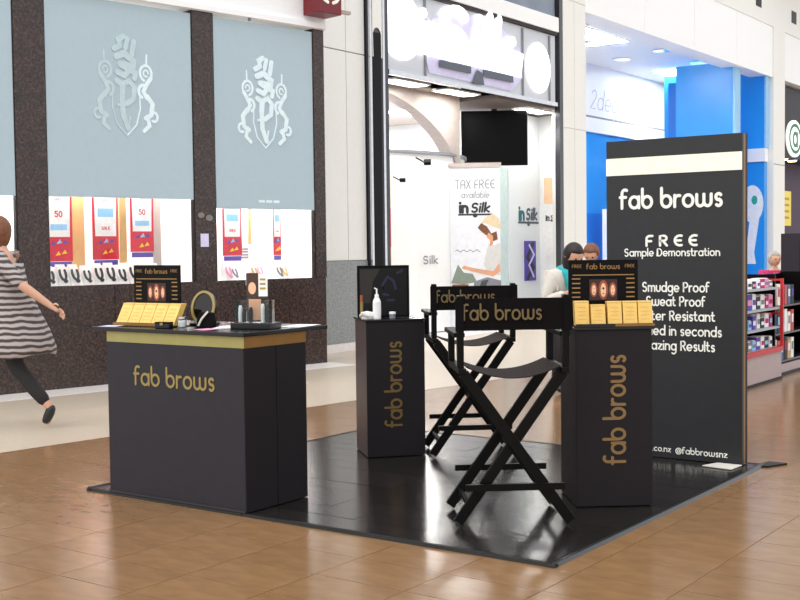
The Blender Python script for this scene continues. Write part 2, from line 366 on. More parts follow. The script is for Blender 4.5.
# windows
wins = [(-6.2, -4.11, 2.0, 1), (-3.775, -1.975, 2.005, 2), (-1.69, -.2, 1.91, 3)]
for s0, s1, zb, n in wins:
    w = struct(part('window_%d' % n, clear, None, lambda m: m.frect(LF, s0+.003, s1-.003, SILL+.003, zb-.012, -.045, -.039)), 'clear display pane of the lit jewellery window')
    fp_ = part('frosted_panel', frost, w, lambda m: m.frect(LF, s0+.012, s1-.012, zb, TOP-.01, -.03, .003))
    if n == 3: part('hem_strip', frost, fp_, lambda m: m.frect(LF, s0+.014, s1-.014, zb+.005, zb+.22, .0035, .008))
    part('frame', joint_dark, w, lambda m: [m.frect(LF, e-.006, e+.006, SILL, TOP+.02, -.06, .004) for e in (s0+.006, s1-.006)])
    d0, d1, zt = -.06, -.62, zb+.3                           # display case behind the pane
    cb = MB(); cb.frect(LF, s0, s1, SILL-.02, SILL, d1, d0); cb.frect(LF, s0, s1, SILL, zt, d1-.02, d1); cb.frect(LF, s0, s0+.01, SILL, zt, d1, d0)
    cb.frect(LF, s1-.01, s1, SILL, zt, d1, d0); cb.frect(LF, s0, s1, zt, zt+.02, d1-.02, d0)
    part_o = cb.build('display_case', white_paint, w)
    part('case_light', case_lamp, w, lambda m: m.frect(LF, s0+.15, s1-.15, zt-.03, zt-.004, d1+.2, d1+.34))
    if n == 3: crest(fp_, -.955, 3.16, 1.0, crest_white); [part('small_print', crest_white, fp_, lambda m: m.frect(LF, e, e+.09, zb+.08, zb+.11, .0085, .010)) for e in (-1.07, -.96, -.85)]
    if n == 2:
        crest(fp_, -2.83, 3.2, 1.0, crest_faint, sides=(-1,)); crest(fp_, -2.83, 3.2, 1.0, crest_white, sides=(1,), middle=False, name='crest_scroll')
# sale posters in the cases
def sale_poster(s0, s1, z0, z1, label, kind='50'):
    t = thing('sale_poster', label, 'poster', LF.p((s0+s1)/2, z0, -.3), group='sale posters in the jewellery window')
    fr = Frame((0, 0, 0), LF.u, (0, 0, 1), LF.n); w = (s1-s0)/2; h = z1-z0
    part('board', poster_red, t, lambda m: m.frect(fr, -w, w, 0, h, -.008, 0))
    part('white_field', paper, t, lambda m: m.fpoly(fr, [(-w*.8, h*.33), (w*.8, h*.33), (w*.86, h*.97), (-w*.86, h*.97)], .001, .003))
    if w > .05:
        k = w*.42
        text('print', poster_red, t, fr, kind if kind == '50' else 'SALE', 0, h*(.6 if kind == '50' else .42), k*.62 if kind == '50' else k*.36, .28, .0035, .0045)
        text('print', print_pink, t, fr, 'SALE', 0, h*.82, k*.3, .24, .0035, .0045)
        part('print', print_blue, t, lambda m: m.frect(fr, -w*.6, w*.6, h*(.42 if kind == '50' else .6), h*(.5 if kind == '50' else .72), .0035, .0045))
        for x, y, mm in ((-.45, .24, print_purple), (.4, .26, print_purple), (-.1, .1, print_yellow), (.35, .12, print_yellow), (0, .26, print_blue)):
            part('print', mm, t, lambda m: m.fpoly(fr, [(x*w-.03, y*h-.02), (x*w+.035, y*h-.01), (x*w+.01, y*h+.03)], .0035, .0045))
        part('foot_band', print_purple, t, lambda m: m.frect(fr, -w*.9, w*.9, -.06, -.004, -.006, .002))
sale_poster(-3.66, -3.34, 1.33, 2.12, 'red and white 50 sale poster leftmost in the jewellery window')
sale_poster(-3.10, -2.78, 1.34, 2.12, 'red sale poster with pale blue field, middle of the left jewellery window', 'SALE')
sale_poster(-2.63, -2.33, 1.42, 2.12, 'red and white 50 sale poster right of the tan board')
sale_poster(-1.38, -1.10, 1.36, 2.05, 'red sale poster in the right jewellery window beside the crest panel', 'SALE')
sale_poster(-1.62, -1.50, 1.38, 2.05, 'narrow red poster edge by the granite pier, right jewellery window', 'SALE')
sale_poster(-.62, -.50, 1.36, 2.05, 'narrow red poster strip far right in the right jewellery window', 'SALE')
def slab(name, mat, s0, s1, z0, z1, h, label, cat): return tag(part(name, mat, None, lambda m: m.frect(LF, s0, s1, z0, z1, h-.02, h)), label, cat)
slab('tan_board', tan, -2.75, -2.66, 1.3, 2.2, -.33, 'tall tan display board between two sale posters', 'board')
slab('gold_board', tan, -3.30, -3.14, 1.2, 2.2, -.4, 'tall tan board with dark ornaments between left sale posters', 'board')
slab('brown_strip', taupe, -2.27, -2.17, 1.25, 2.2, -.4, 'slim taupe board right of the last sale poster', 'board')
slab('tan_strip', tan, -.92, -.88, 1.5, 2.1, -.4, 'slim tan upright strip in the right jewellery window', 'board')
t = thing('notice_card', 'white notice card with grey print in the right jewellery window', 'card', LF.p(-.95, SILL, -.5))
fr = Frame((0, 0, 0), LF.u, (0, 0, 1), LF.n)
part('card', paper, t, lambda m: m.frect(fr, -.17, .17, .0, .45, -.01, 0)); part('print', ink_grey, t, lambda m: [m.frect(fr, -.05, .09, .25+i*.035, .27+i*.035, .001, .003) for i in range(4)])
# jewellery stands
names = ['first', 'second', 'third', 'fourth', 'fifth', 'sixth', 'seventh', 'eighth', 'ninth', 'tenth', 'eleventh', 'twelfth', 'thirteenth', 'fourteenth']
def jewel_stand(s, h, k, mat2, label):
    t = thing('jewellery_stand', label, 'display stand', LF.p(s, SILL+.001, h), group='jewellery stands in the shop windows')
    f0 = Frame((0, 0, 0), LF.u, (0, 0, 1), LF.n); w = .06*k; hh = .2*k
    part('wedge', paper, t, lambda m: m.loft([[f0.p(-w, 0, -.08), f0.p(w, 0, -.08), f0.p(w, 0, .06), f0.p(-w, 0, .06)], [f0.p(-w*.7, hh, -.08), f0.p(w*.7, hh, -.08), f0.p(w*.7, hh, -.05), f0.p(-w*.7, hh, -.05)]]))
    f1 = Frame(f0.p(0, 0, .06), LF.u, f0.p(0, hh, -.05)-f0.p(0, 0, .06))
    part('necklace', mat2, t, lambda m: m.ribbon(f1, A(0, hh*.62, w*.5, 150, 390, hh*.34), .022*k, .002, .012))
    part('pendant', mat2, t, lambda m: m.fell(f1, w*.2, hh*.22, w*.35, hh*.1, .002, .012, 10))
for i in range(10):
    jewel_stand(-3.685+i*.142, -.155, 1.0+.16*random.random(), (ink_dark, hair_black, ink_dark)[i % 3], 'white jewellery stand with dark necklace, %s from the left in left window' % names[i])
for i in range(7):
    jewel_stand(-1.6+i*.19, -.16 if i % 2 else -.3, .85+.2*random.random(), (tan, print_pink, ink_grey)[i % 3], 'white jewellery stand with pale trinket, %s from the left in right window' % names[i])
for i in range(3):
    jewel_stand(-4.35-i*.3, -.2, 1, tan, 'white jewellery stand with gold trinket, %s from the pier in far left window' % names[i])
# stickers on the granite pier
t = tag(part('window_sticker', lilac, None, lambda m: m.frect(LF, -1.91, -1.80, 1.47, 1.62, .013, .015)), 'pale square sticker on the granite pier', 'sticker')
t = tag(part('lock_plate', M('pewter', S(130, 124, 118), .4, .5), None, lambda m: [m.fell(LF, -1.9, 1.83, .045, .03, .013, .022), m.fell(LF, -1.79, 1.80, .05, .035, .013, .022)]), 'pair of small pewter plates on the granite pier', 'plate')
# red blade sign
t = thing('blade_sign', 'dark red projecting blade sign with white curved emblem', 'sign', LF.p(-.17, 4.28, .03))
fb = Frame((0, 0, 0), LF.u, (0, 0, 1), LF.n)
part('box', mar, t, lambda m: m.frect(fb, -.19, .17, .0, .6, .0, .3), bevel=.008)
b = MB()
for s_ in (-1, 1):
    b.ribbon(fb, [(s_*x-.01, y) for x, y in A(.02, .26, .13, -80, 60)], .04, .301, .305); b.ribbon(fb, [(s_*x-.01, y) for x, y in A(.0, .27, .06, -60, 80)], .03, .301, .305)
b.build('emblem', white_print, t); part('bracket', taupe, t, lambda m: m.frect(fb, .172, .5, .08, .12, .05, .1))

# ---- cream wall panel, dark column
wb = struct(part('wall_back', ink_grey, None, lambda m: m.box(-10.6, -10.112, 12.3, 13.36, 0, 7.4)), 'cream clad wall between the granite shop and dark column')
for y0, y1 in ((12.3, 12.93), (12.935, 13.36)):
    for z0, z1 in ((1.27, 4.155), (4.17, 7.4)): part('cream_panel', cream_wall, wb, lambda m: m.box(-10.11, -10.09, y0+.004, y1-.004, z0, z1))
part('stone_base', grey_stone, wb, lambda m: m.box(-10.11, -10.08, 12.3, 13.36, .12, 1.262)); part('white_plinth', white_floor, wb, lambda m: m.box(-10.11, -10.07, 12.3, 13.36, 0, .117))
co = struct(part('wall_column', dark_steel, None, lambda m: m.box(-10.6, -10.02, 13.38, 13.84, 0, 7.4)), 'dark polished column left of the white shop')
part('steel_edge', chrome, co, lambda m: [m.box(-10.03, -10.0, 13.375, 13.42, 0, 7.4), m.box(-10.03, -10.0, 13.68, 13.73, 0, 7.4)])
part('niche', tv_black, co, lambda m: m.frect(Frame((-10.019, 13.55, 0), (0, 1, 0), (0, 0, 1)), -.09, .1, 0, 4.5, 0, .006))
part('niche_head', cream_paint, co, lambda m: m.fpoly(Frame((-10.019, 13.555, 4.5), (0, 1, 0), (0, 0, 1)), [(-.11, -.35), (-.09, -.35)] + [(.1*math.cos(R(q)), .12*math.sin(R(q))-.05) for q in range(170, 5, -20)] + [(.1, -.35), (.12, -.35), (.12, .6), (-.11, .6)], .007, .012))
# ---- middle shop: lit sign box, arch, screen, banner, white walls
cs = struct(part('wall_shop_middle', white_paint, None, lambda m: [m.box(-16.6, -16.5, 12.4, 20.19, 0, 4.4), m.box(-16.5, -10.62, 12.35, 12.42, 0, 4.4), m.box(-16.5, -10.32, 20.14, 20.19, 0, 4.4)]), 'white inner walls of the middle shop')
cl = struct(part('ceiling', taupe, None, lambda m: m.box(-16.5, -10.16, 13.86, 20.13, 4.0, 4.08)), 'taupe ceiling of the middle shop')
struct(part('floor_shop', white_floor, None, lambda m: m.box(-16.5, -10.1, 13.9, 20.13, -.005, .006)), 'white floor of the middle shop')
def add_fill_panel(x, y, z, sx, sy, label, mat=fill_white):  # unseen glowing panels, added to brighten the closed shop interiors
    t = thing('fill_panel', label, 'light', (x, y, z), group='added fill lights under the shop ceilings')
    part('diffuser', mat, t, lambda m: m.box(-sx/2, sx/2, -sy/2, sy/2, -.02, 0)); part('rim', white_paint, t, lambda m: [m.box(-sx/2-.03, -sx/2, -sy/2-.03, sy/2+.03, -.028, 0), m.box(sx/2, sx/2+.03, -sy/2-.03, sy/2+.03, -.028, 0), m.box(-sx/2, sx/2, -sy/2-.03, -sy/2, -.028, 0), m.box(-sx/2, sx/2, sy/2, sy/2+.03, -.028, 0)])
for i, (x, y) in enumerate(((-12.2, 14.8), (-14.5, 17.5), (-12.6, 18.4))):
    add_fill_panel(x, y, 3.995, .8, 1.2, 'added white fill panel in the middle shop, %s from the street' % names[i])
for i, y in enumerate((14.9, 16.4, 19.0)): add_fill_panel(-10.5, y, 3.925 if y > 17 else 3.995, .3, .9, 'added slim fill light behind the shop sign, %s from the dark column' % names[i], fill_slim)  # added to brighten the outward-facing banner and display wall
# sign box
sg = thing('shop_sign', 'silver fascia box with large white glowing script letters', 'sign', (-10.1, 13.9, 4.0))
SF = Frame((.0, 0, 0), (0, 1, 0), (0, 0, 1), (1, 0, 0))
part('box', silver, sg, lambda m: m.box(-.5, -.002, -.0, 5.2, 0, 1.23)); part('bottom_lip', chrome, sg, lambda m: m.box(-.02, .05, 0, 5.2, -.04, .03))
part('top_rail', hair_black, sg, lambda m: m.box(-.02, .05, .0, 5.2, 1.235, 1.285))
part('left_roundel', lit_letter, sg, lambda m: m.fell(SF, .35, .7, .55, .5, .002, .03)); part('right_roundel', lit_letter, sg, lambda m: m.fell(SF, 4.55, .58, .42, .44, .002, .03))
part('halo', lilac, sg, lambda m: m.fpoly(SF, [(1.1, .1), (3.6, .08), (4.0, .35), (3.9, .85), (3.1, 1.18), (1.9, 1.15), (1.2, .95), (.95, .5)], .002, .01))
b = MB(); letters(b, SF, 'Silk', 2.45, .46, .5, .32, .03, .06, width=2.2, shear=.12); letters(b, SF, 'ins', 1.35, .42, .42, .36, .03, .06, width=.9); b.build('script_letters', lit_letter, sg)
part('white_swash', lit_letter, sg, lambda m: m.fpoly(SF, [(1.0, .36), (3.9, .34), (4.0, .75), (3.2, .8), (2.4, .72), (1.6, .8), (1.05, .7)], .012, .028))
part('underline', slate, sg, lambda m: [m.frect(SF, 1.35, 2.25, .22, .33, .03, .05), m.frect(SF, 2.65, 3.6, .22, .33, .03, .05), m.fpoly(SF, [(2.3, .08), (2.65, .08), (2.6, .26), (2.45, .3)], .03, .05)])
part('mullion', ink_grey, sg, lambda m: [m.frect(SF, e, e+.04, .03, 1.2, .001, .02) for e in (.98, 3.98, 4.95)])
struct(part('wall_shop_transom', M('transom_glass', S(112, 122, 138), .2, scale=2, var=.2), None, lambda m: m.box(-10.5, -10.12, 13.86, 19.1, 5.55, 7.4)), 'grey glass transom above the glowing shop sign')
struct(part('trim_1', white_paint, None, lambda m: m.box(-10.5, -10.02, 13.86, 19.1, 5.29, 5.545)), 'white rail above the glowing shop sign')
# arch wall, plane X=-10.9
bm = MB(); FA = Frame((-10.9, 0, 0), (0, 1, 0), (0, 0, 1), (1, 0, 0)); pts = [(13.9+3.17*math.cos(R(q)), 2.55+1.43*math.sin(R(q))) for q in range(0, 91, 6)]
for (a0, b0), (a1, b1) in zip(pts, pts[1:]): bm.fpoly(FA, [(a0, b0), (a0, 3.995), (a1, 3.995), (a1, b1)] if a0 != a1 else [], -.25, 0)
bm.frect(FA, 17.07, 17.13, 0, 3.995, -.25, 0)
struct(bm.build('wall_arch', taupe), 'taupe arched wall opening inside the middle shop')
dr = thing('curved_counter_wall', 'tall white curved partition with thin dark rim inside the arch', 'partition', (-13.2, 16.6, 0))
part('wall', white_paint, dr, lambda m: m.lathe([(2.3, 0.02), (2.3, 2.98)], n=64), smooth=False); part('rim', ink_grey, dr, lambda m: m.lathe([(2.25, 2.98), (2.34, 2.98), (2.34, 3.03), (2.25, 3.03)], n=64))
t = thing('spotlight', 'small black spotlight above the white curved partition', 'light', (-10.85, 15.95, 2.83)); part('can', tv_black, t, lambda m: m.tube([(0, 0, 0), (.1, .05, .0)], .05)); part('stem', tv_black, t, lambda m: m.tube([(0, 0, 0), (-.1, -.1, .08)], .012))
t = thing('spotlight', 'small black spotlight lower on the white curved partition', 'light', (-10.95, 15.4, 2.52)); part('can', tv_black, t, lambda m: m.tube([(0, 0, 0), (.08, .04, .0)], .035)); part('stem', tv_black, t, lambda m: m.tube([(0, 0, 0), (-.1, -.05, .06)], .01))
t = thing('red_poster', 'narrow red poster beside the dark column', 'poster', (-10.75, 14.72, 0)); part('post', tan, t, lambda m: m.box(-.03, .03, -.07, .1, 0, 2.9)); part('sheet', poster_red, t, lambda m: m.box(.032, .04, -.06, .09, 1.45, 2.05))
# facing angle for things turned to the walkway
def turned(px, d):
    c = (r0*((px-400)/F_PX*d) + Vector((-math.sin(yaw), math.cos(yaw), 0))*d); return (c.x, c.y, 0)
tv = thing('wall_screen', 'large black blank screen hung under the shop ceiling', 'screen', (-10.95, 18.36, 2.9), yaw-R(4))
part('casing', tv_black, tv, lambda m: m.box(-.6, .6, -.02, .06, 0, .99), bevel=.01); part('screen', M('screen_glass', S(6, 5, 6), .3, spec=.1), tv, lambda m: m.box(-.57, .57, -.026, -.021, .04, .95)); part('bracket', dark_steel, tv, lambda m: m.box(-.05, .05, .06, .14, .7, 1.09))
struct(part('ceiling_dark_sheet', dark_taupe, None, lambda m: m.box(-11.6, -10.16, 17.15, 20.12, 3.93, 3.995)), 'dark taupe sheet under the ceiling above the blank screen')  # darker sheet just below the taupe shop ceiling
# banner
bn = thing('banner', 'white tax free banner with woman in a straw hat', 'banner', turned(476, 20.0), yaw-R(3))
BF = Frame((0, -.03, 0), (1, 0, 0), (0, 0, 1), (0, -1, 0)); bw = .425; bt = 2.79
part('panel', M('banner_white', S(226, 228, 234), .6), bn, lambda m: m.box(-bw, bw, -.03, .03, .02, bt)); part('top_rail', taupe, bn, lambda m: m.box(-bw-.03, bw+.02, -.05, .05, bt, bt+.07))
part('base', chrome, bn, lambda m: m.box(-bw-.03, bw+.03, -.15, .15, 0, .03))
text('print', ink_grey, bn, BF, 'TAX FREE', 0, 2.43, .1, .14, width=.66); text('print', ink_grey, bn, BF, 'available', 0, 2.27, .07, .14, width=.46, shear=.2)
def brand(parent, fr, cx, cy, w, m1=ink_dark):
    text('logo', m1, parent, fr, 'Silk', cx+w*.14, cy, w*.17, .34, width=w*.5, shear=.15); text('logo', teal_ink if m1 is not ink_dark else ink_dark, parent, fr, 'in', cx-w*.32, cy-.01*w, w*.2, .4, width=w*.2)
    part('logo_line', m1, parent, lambda m: m.frect(fr, cx-w*.48, cx+w*.48, cy-w*.1, cy-w*.05, .0005, .002)); part('logo_mark', m1, parent, lambda m: m.fell(fr, cx, cy-w*.1, w*.07, w*.06, .0022, .004))
brand(bn, BF, 0, 2.03, .6)
part('print', ink_grey, bn, lambda m: m.ribbon(BF, [(-.34+i*.03, 1.37+.02*math.sin(i*1.7)) for i in range(15)], .012, .001, .002))
P2 = lambda nm, mm, pts, h=.002: part(nm, mm, bn, lambda m: m.fpoly(BF, pts, h, h+.001))
P2('print', M('hat_straw', S(222, 202, 168), .7), [(.06, 1.78), (.16, 1.93), (.3, 2.0), (.4, 1.92), (.44, 1.72), (.3, 1.78), (.16, 1.84)])
P2('print', hair_brown, [(.04, 1.76), (.1, 1.84), (.2, 1.78), (.27, 1.66), (.36, 1.7), (.38, 1.56), (.28, 1.52), (.2, 1.62), (.12, 1.68)], .0035)
P2('print', skin_blush, [(.22, 1.68), (.3, 1.62), (.3, 1.48), (.24, 1.44), (.25, 1.55), (.19, 1.6)], .005)
P2('print', M('print_linen', S(206, 206, 204), .7), [(.22, 1.48), (.32, 1.46), (.43, 1.5), (.43, .95), (.2, .98), (.14, 1.15)], .0035)
P2('print', skin_blush, [(.4, 1.16), (.3, 1.02), (-.05, 1.08), (-.2, 1.12), (-.24, 1.07), (-.05, 1.02), (.3, .93), (.42, 1.02)], .0055)
P2('print', M('print_wicker', S(132, 84, 56), .8), [(-.4, .8), (-.12, .8), (-.14, .58), (-.4, .58)], .0035); P2('print', M('print_leaf', S(128, 140, 128), .8), [(-.42, .82), (-.3, 1.14), (-.2, 1.0), (-.05, .98), (.02, .84), (-.2, .8)], .003)
P2('print', ink_grey, [(-.02, .85), (.2, .92), (.43, .86), (.43, .45), (.05, .45), (-.05, .7)], .004)
P2('print', M('print_check', S(70, 72, 78), .8), [(.1, .86), (.22, .88), (.1, .6), (.02, .62)], .005)
# white wall with logo and purple poster
ww = struct(part('wall_display', M('display_wall', S(232, 236, 240), .5, var=.01), None, lambda m: m.box(-11.3, -11.0, 18.95, 20.12, 0, 3.92)), 'white display wall with shop logo and purple picture')
struct(part('window_4', M('aqua_glass', S(208, 226, 226), .2), None, lambda m: m.box(-11.06, -11.02, 18.55, 18.945, 0, 2.9)), 'pale aqua glass edge beside the white display wall')
WF = Frame((-10.998, 0, 0), (0, 1, 0), (0, 0, 1), (1, 0, 0)); brand(ww, WF, 19.68, 1.95, .82, slate)
pp = thing('purple_picture', 'narrow purple picture on the white display wall', 'picture', (-10.995, 19.72, .78)); part('panel', print_purple, pp, lambda m: m.box(0, .012, -.22, .22, 0, .76))
part('print', ink_dark, pp, lambda m: m.ribbon(SF, [(-.1, .05), (.12, .25), (-.12, .45), (.1, .7)], .09, .013, .015)); part('print', lilac, pp, lambda m: m.ribbon(SF, [(.12, .08), (-.06, .3), (.14, .5), (-.05, .68)], .05, .0155, .017))
hp = thing('side_poster', 'pale poster with orange patch beside the white shop column', 'poster', (-10.72, 20.13, 1.2)); HF = Frame((0, -.021, 0), (1, 0, 0), (0, 0, 1), (0, -1, 0)); part('panel', paper, hp, lambda m: m.box(-.2, .2, -.02, 0, 0, 1.75)); part('print', M('print_orange', S(240, 200, 160), .7), hp, lambda m: m.frect(HF, -.17, .17, 1.05, 1.55, 0, .002)); brand(hp, HF, 0, .75, .3)
cn = text('small_logo', ink_grey, None, Frame((-10.88, 0, 0), (0, 1, 0), (0, 0, 1), (1, 0, 0)), 'Silk', 16.15, 1.17, .085, .28, width=.42); cn.parent = dr; cn.matrix_parent_inverse = Matrix.Translation((13.2, -16.6, 0)); cn.location = (0, 0, 0)
# dark edge, white column, bulkhead
struct(part('trim_2', dark_steel, None, lambda m: m.box(-10.16, -10.06, 19.2, 19.33, 0, 7.4)), 'slim dark steel jamb left of the white column')
wc = struct(part('wall_pillar', cream_paint, None, lambda m: m.box(-10.3, -10.09, 19.34, 20.28, 0, 7.6)), 'cream clad column between middle and blue shops')
for y0, y1 in ((19.34, 19.8), (19.805, 20.28)):
    for z0, z1 in ((0, 3.6), (3.615, 5.95), (5.965, 7.6)): part('cladding_panel', cream_paint, wc, lambda m: m.box(-10.089, -10.07, y0+.006, y1-.006, z0, z1))
wf = struct(part('wall_fascia', white_paint, None, lambda m: m.box(-10.6, -10.12, 20.29, 31.33, 5.86, 7.17)), 'white fascia over the blue shop')
for i in range(4): part('fascia_panel', white_paint, wf, lambda m: m.box(-10.119, -10.09, 20.29+i*2.76+.008, 20.29+(i+1)*2.76-.008, 5.85, 7.17))
wk = struct(part('wall_bulkhead', cream_paint, None, lambda m: m.box(-11, -10.08, 20.29, 42, 7.175, 9.6)), 'cream bulkhead above the shop fascias')
for y in (27.0, 29.95, 32.9, 35.85): part('vent_hole', tv_black, wk, lambda m: m.box(-10.079, -10.07, y, y+.42, 7.52, 7.85))
struct(part('ceiling_hall', M('hall_ceiling_wood', S(150, 124, 100), .7), None, lambda m: m.box(-11.2, -8.0, 30.5, 42, 9.62, 9.7)), 'brown timber strip of the hall ceiling')
wr = struct(part('wall_pillar_right', cream_paint, None, lambda m: m.box(-10.25, -10.07, 31.35, 32.3, 0, 7.17)), 'broad cream column right of the blue shop')
part('cladding_joint', ink_grey, wr, lambda m: [m.box(-10.069, -10.066, 31.35, 32.3, 3.55, 3.57)])
# ---- blue shop interior
ws = struct(part('wall_shop_blue', white_paint, None, lambda m: [m.box(-14.1, -14.0, 20.3, 34, 4.84, 6.25), m.box(-14.1, -13.95, 20.3, 34, 4.45, 4.83), m.box(-14.1, -10.7, 20.2, 20.3, 0, 6.25)]), 'white upper back wall and ledge of the blue shop')
part('blue_wall', blue_wall, ws, lambda m: m.box(-14.1, -14.0, 20.3, 34, 0, 4.44)); part('ledge_line', ink_grey, ws, lambda m: m.box(-13.999, -13.99, 20.3, 34, 4.84, 4.89))
part('blue_band', blue_deep, ws, lambda m: m.box(-13.999, -13.98, 20.3, 31, 0, 2.3)); part('white_unit', white_paint, ws, lambda m: m.box(-13.6, -13.2, 28.3, 28.9, 0, 2.4))
text('wall_script', M('script_grey', S(186, 188, 200), .6), ws, Frame((-13.985, 0, 0), (0, 1, 0), (0, 0, 1), (1, 0, 0)), '2degrees', 30.0, 5.08, .36, .07, width=3.2, shear=.25)
cb2 = struct(part('ceiling_shop', white_paint, None, lambda m: m.box(-14.1, -10.62, 20.3, 34, 6.25, 6.3)), 'white ceiling of the blue shop'); struct(part('floor_shop_blue', white_floor, None, lambda m: m.box(-14.0, -10.1, 20.3, 34, -.005, .006)), 'white floor of the blue shop')
for i, (x, y) in enumerate(((-11.6, 23.1), (-12.1, 26.0), (-12.6, 25.2), (-13.0, 28.2), (-11.6, 27.6), (-13.2, 23.6), (-11.6, 30.0))):
    t = thing('downlight', 'round white downlight in blue shop ceiling, %s from the left' % names[i], 'light', (x, y, 6.249), group='downlights of the blue shop')
    part('diffuser', lamp_soft, t, lambda m: m.lathe([(.0, -.02), (.2, -.02), (.2, 0)], n=20)); part('rim', chrome, t, lambda m: m.lathe([(.2, 0), (.24, 0), (.24, -.025), (.2, -.025)], n=20))
add_fill_panel(-12.2, 24.6, 6.245, 1.0, 2.4, 'added long fill panel in the blue shop ceiling left of the blue fin', fill_slim); add_fill_panel(-12.6, 31.6, 6.245, 1.2, 1.8, 'added long fill panel in the blue shop ceiling behind the blue fin', fill_slim)  # unseen panels added to brighten the blue shop
fn = struct(part('wall_fin', blue_wall, None, lambda m: m.box(-11.8, -10.3, 28.9, 29.25, 0, 6.0)), 'tall bright blue partition in the blue shop')
part('bright_edge', print_blue, fn, lambda m: m.box(-10.299, -10.24, 28.88, 29.27, 0, 6.0)); part('rear_fin', blue_deep, fn, lambda m: m.box(-12.3, -11.801, 29.6, 29.8, 0, 5.7))
f2 = struct(part('wall_fin_right', blue_wall, None, lambda m: [m.box(-13.0, -10.2, 31.0, 31.2, 3.97, 6.1), m.box(-13.0, -10.2, 31.0, 31.2, 0, 3.6)]), 'blue partition with white emblem by the cream column')
part('white_band', white_paint, f2, lambda m: m.box(-13.0, -10.17, 30.95, 31.2, 3.61, 3.96)); part('bright_edge', print_blue, f2, lambda m: m.box(-10.199, -10.15, 30.98, 31.22, 3.97, 6.1))
EF = Frame((-10.52, 30.995, 0), (1, 0, 0), (0, 0, 1), (0, -1, 0))
part('emblem', paper, f2, lambda m: m.fell(EF, 0, 2.5, .3, .5, .006, .012)); part('emblem_tail', paper, f2, lambda m: [m.fpoly(EF, [(-.05, 2.2), (.2, 2.2), (.05, 1.2), (.1, .9), (-.2, .9), (-.15, 1.4)], .002, .01)]); part('emblem_dot', M('emblem_green', S(40, 170, 150), .5), f2, lambda m: m.fell(EF, .06, 2.6, .08, .12, .0125, .015))
# ---- dark purple shop at the right edge
dp = struct(part('wall_shop_purple', purple, None, lambda m: [m.box(-11.2, -11.1, 32.25, 42, 0, 6.0), m.box(-11.1, -10.26, 32.3, 32.35, 0, 6)]), 'dark purple back wall of the shop at the right'); part('dark_header', dark_shop, dp, lambda m: m.box(-11.09, -10.3, 32.36, 42, 3.85, 5.8))
struct(part('wall_fascia_right', white_paint, None, lambda m: m.box(-10.6, -10.1, 32.32, 42, 5.88, 7.17)), 'white fascia over the dark purple shop')
t = thing('round_sign', 'round white and green sign on the dark shop header', 'sign', (-10.29, 33.75, 4.4)); RF = Frame((0, 0, 0), (0, 1, 0), (0, 0, 1), (1, 0, 0))
part('disc', M('sign_white', S(240, 246, 240), .5, emit=.5), t, lambda m: m.fell(RF, 0, 0, .68, .52, 0, .06, 32)); part('ring', M('sign_green', S(40, 110, 70), .5), t, lambda m: m.ribbon(RF, A(0, 0, .5, 0, 360, .38, 28), .09, .061, .07)); text('letter', M('sign_green2', S(60, 130, 90), .5), t, RF, 'a', 0, -.2, .4, .25, .061, .07)
for i in range(3):
    t = thing('downlight', 'small warm downlight under dark shop header, %s from the column' % names[i], 'light', (-10.5, 32.75+i*.8, 3.849), group='downlights of the dark shop'); part('diffuser', M('warm_lamp', S(255, 226, 170), .5, emit=8), t, lambda m: m.lathe([(0, -.05), (.11, -.05), (.13, 0)], n=16)); part('rim', chrome, t, lambda m: m.lathe([(.131, 0), (.16, 0), (.16, -.03), (.131, -.03)], n=16))
t = thing('yellow_poster', 'yellow poster on the purple shop wall', 'poster', (-10.6, 33.3, 1.95)); part('sheet', yellow, t, lambda m: m.box(-.03, 0, 0, 1.3, 0, 1.0)); part('print', M('print_olive', S(180, 150, 60), .6), t, lambda m: [m.frect(RF, .15, 1.1, .2+i*.18, .27+i*.18, .001, .003) for i in range(4)]); part('post', dark_steel, t, lambda m: m.box(-.08, -.031, .5, .6, -1.95, 1.0))

# ================================================================== THE KIOSK
# black laminate platform
MX0, MX1, MY0, MY1, MH = -5.57, -2.43, 4.562, 7.44, .012
pf = thing('kiosk_platform', 'glossy black laminate platform under the brow kiosk', 'platform', (0, 0, 0))
part('base', black_gloss, pf, lambda m: m.box(MX0+.03, MX1-.03, MY0+.03, MY1-.03, .001, .008))
nr = 15; ph = (MY1-MY0-.08)/nr; rb = []
pm = {}
def plank(x0, x1, j):
    w = round(x1-x0, 3)
    if w not in pm:
        q = MB(); q.box(0.001, w-.001, .0012, ph-.0012, 0, MH-.008); me = bpy.data.meshes.new('plank'); me.from_pydata(q.v, [], q.f); me.materials.append(laminate); pm[w] = me
    o = bpy.data.objects.new('plank', pm[w]); COL.objects.link(o); o.parent = pf; o.location = (x0, MY0+.04+j*ph, .008); o.rotation_euler = (random.uniform(-.0015, .0015), random.uniform(-.0008, .0008), 0)
for j in range(nr):
    off = (0, .5, .25)[j % 3]*1.2; xs = [MX0+.04] + [MX0+.04+off+k*1.2 for k in range(0, 4) if MX0+.2 < MX0+.04+off+k*1.2 < MX1-.2] + [MX1-.04]
    for x0_, x1_ in zip(xs, xs[1:]): plank(x0_, x1_, j)
def edging(p, q, nrm, mat):
    p = Vector(p); q = Vector(q); n_ = Vector(nrm)
    rings = [[e - n_*.035 + Vector((0, 0, .001)), e - n_*.035 + Vector((0, 0, .0135)), e - n_*.012 + Vector((0, 0, .0145)), e + Vector((0, 0, .001))] for e in (p, q)]
    MB().loft(rings).build('edge_trim', mat, pf)
edge_m = M('black_edge_trim', S(26, 25, 24), .5, 0, spec=.2)
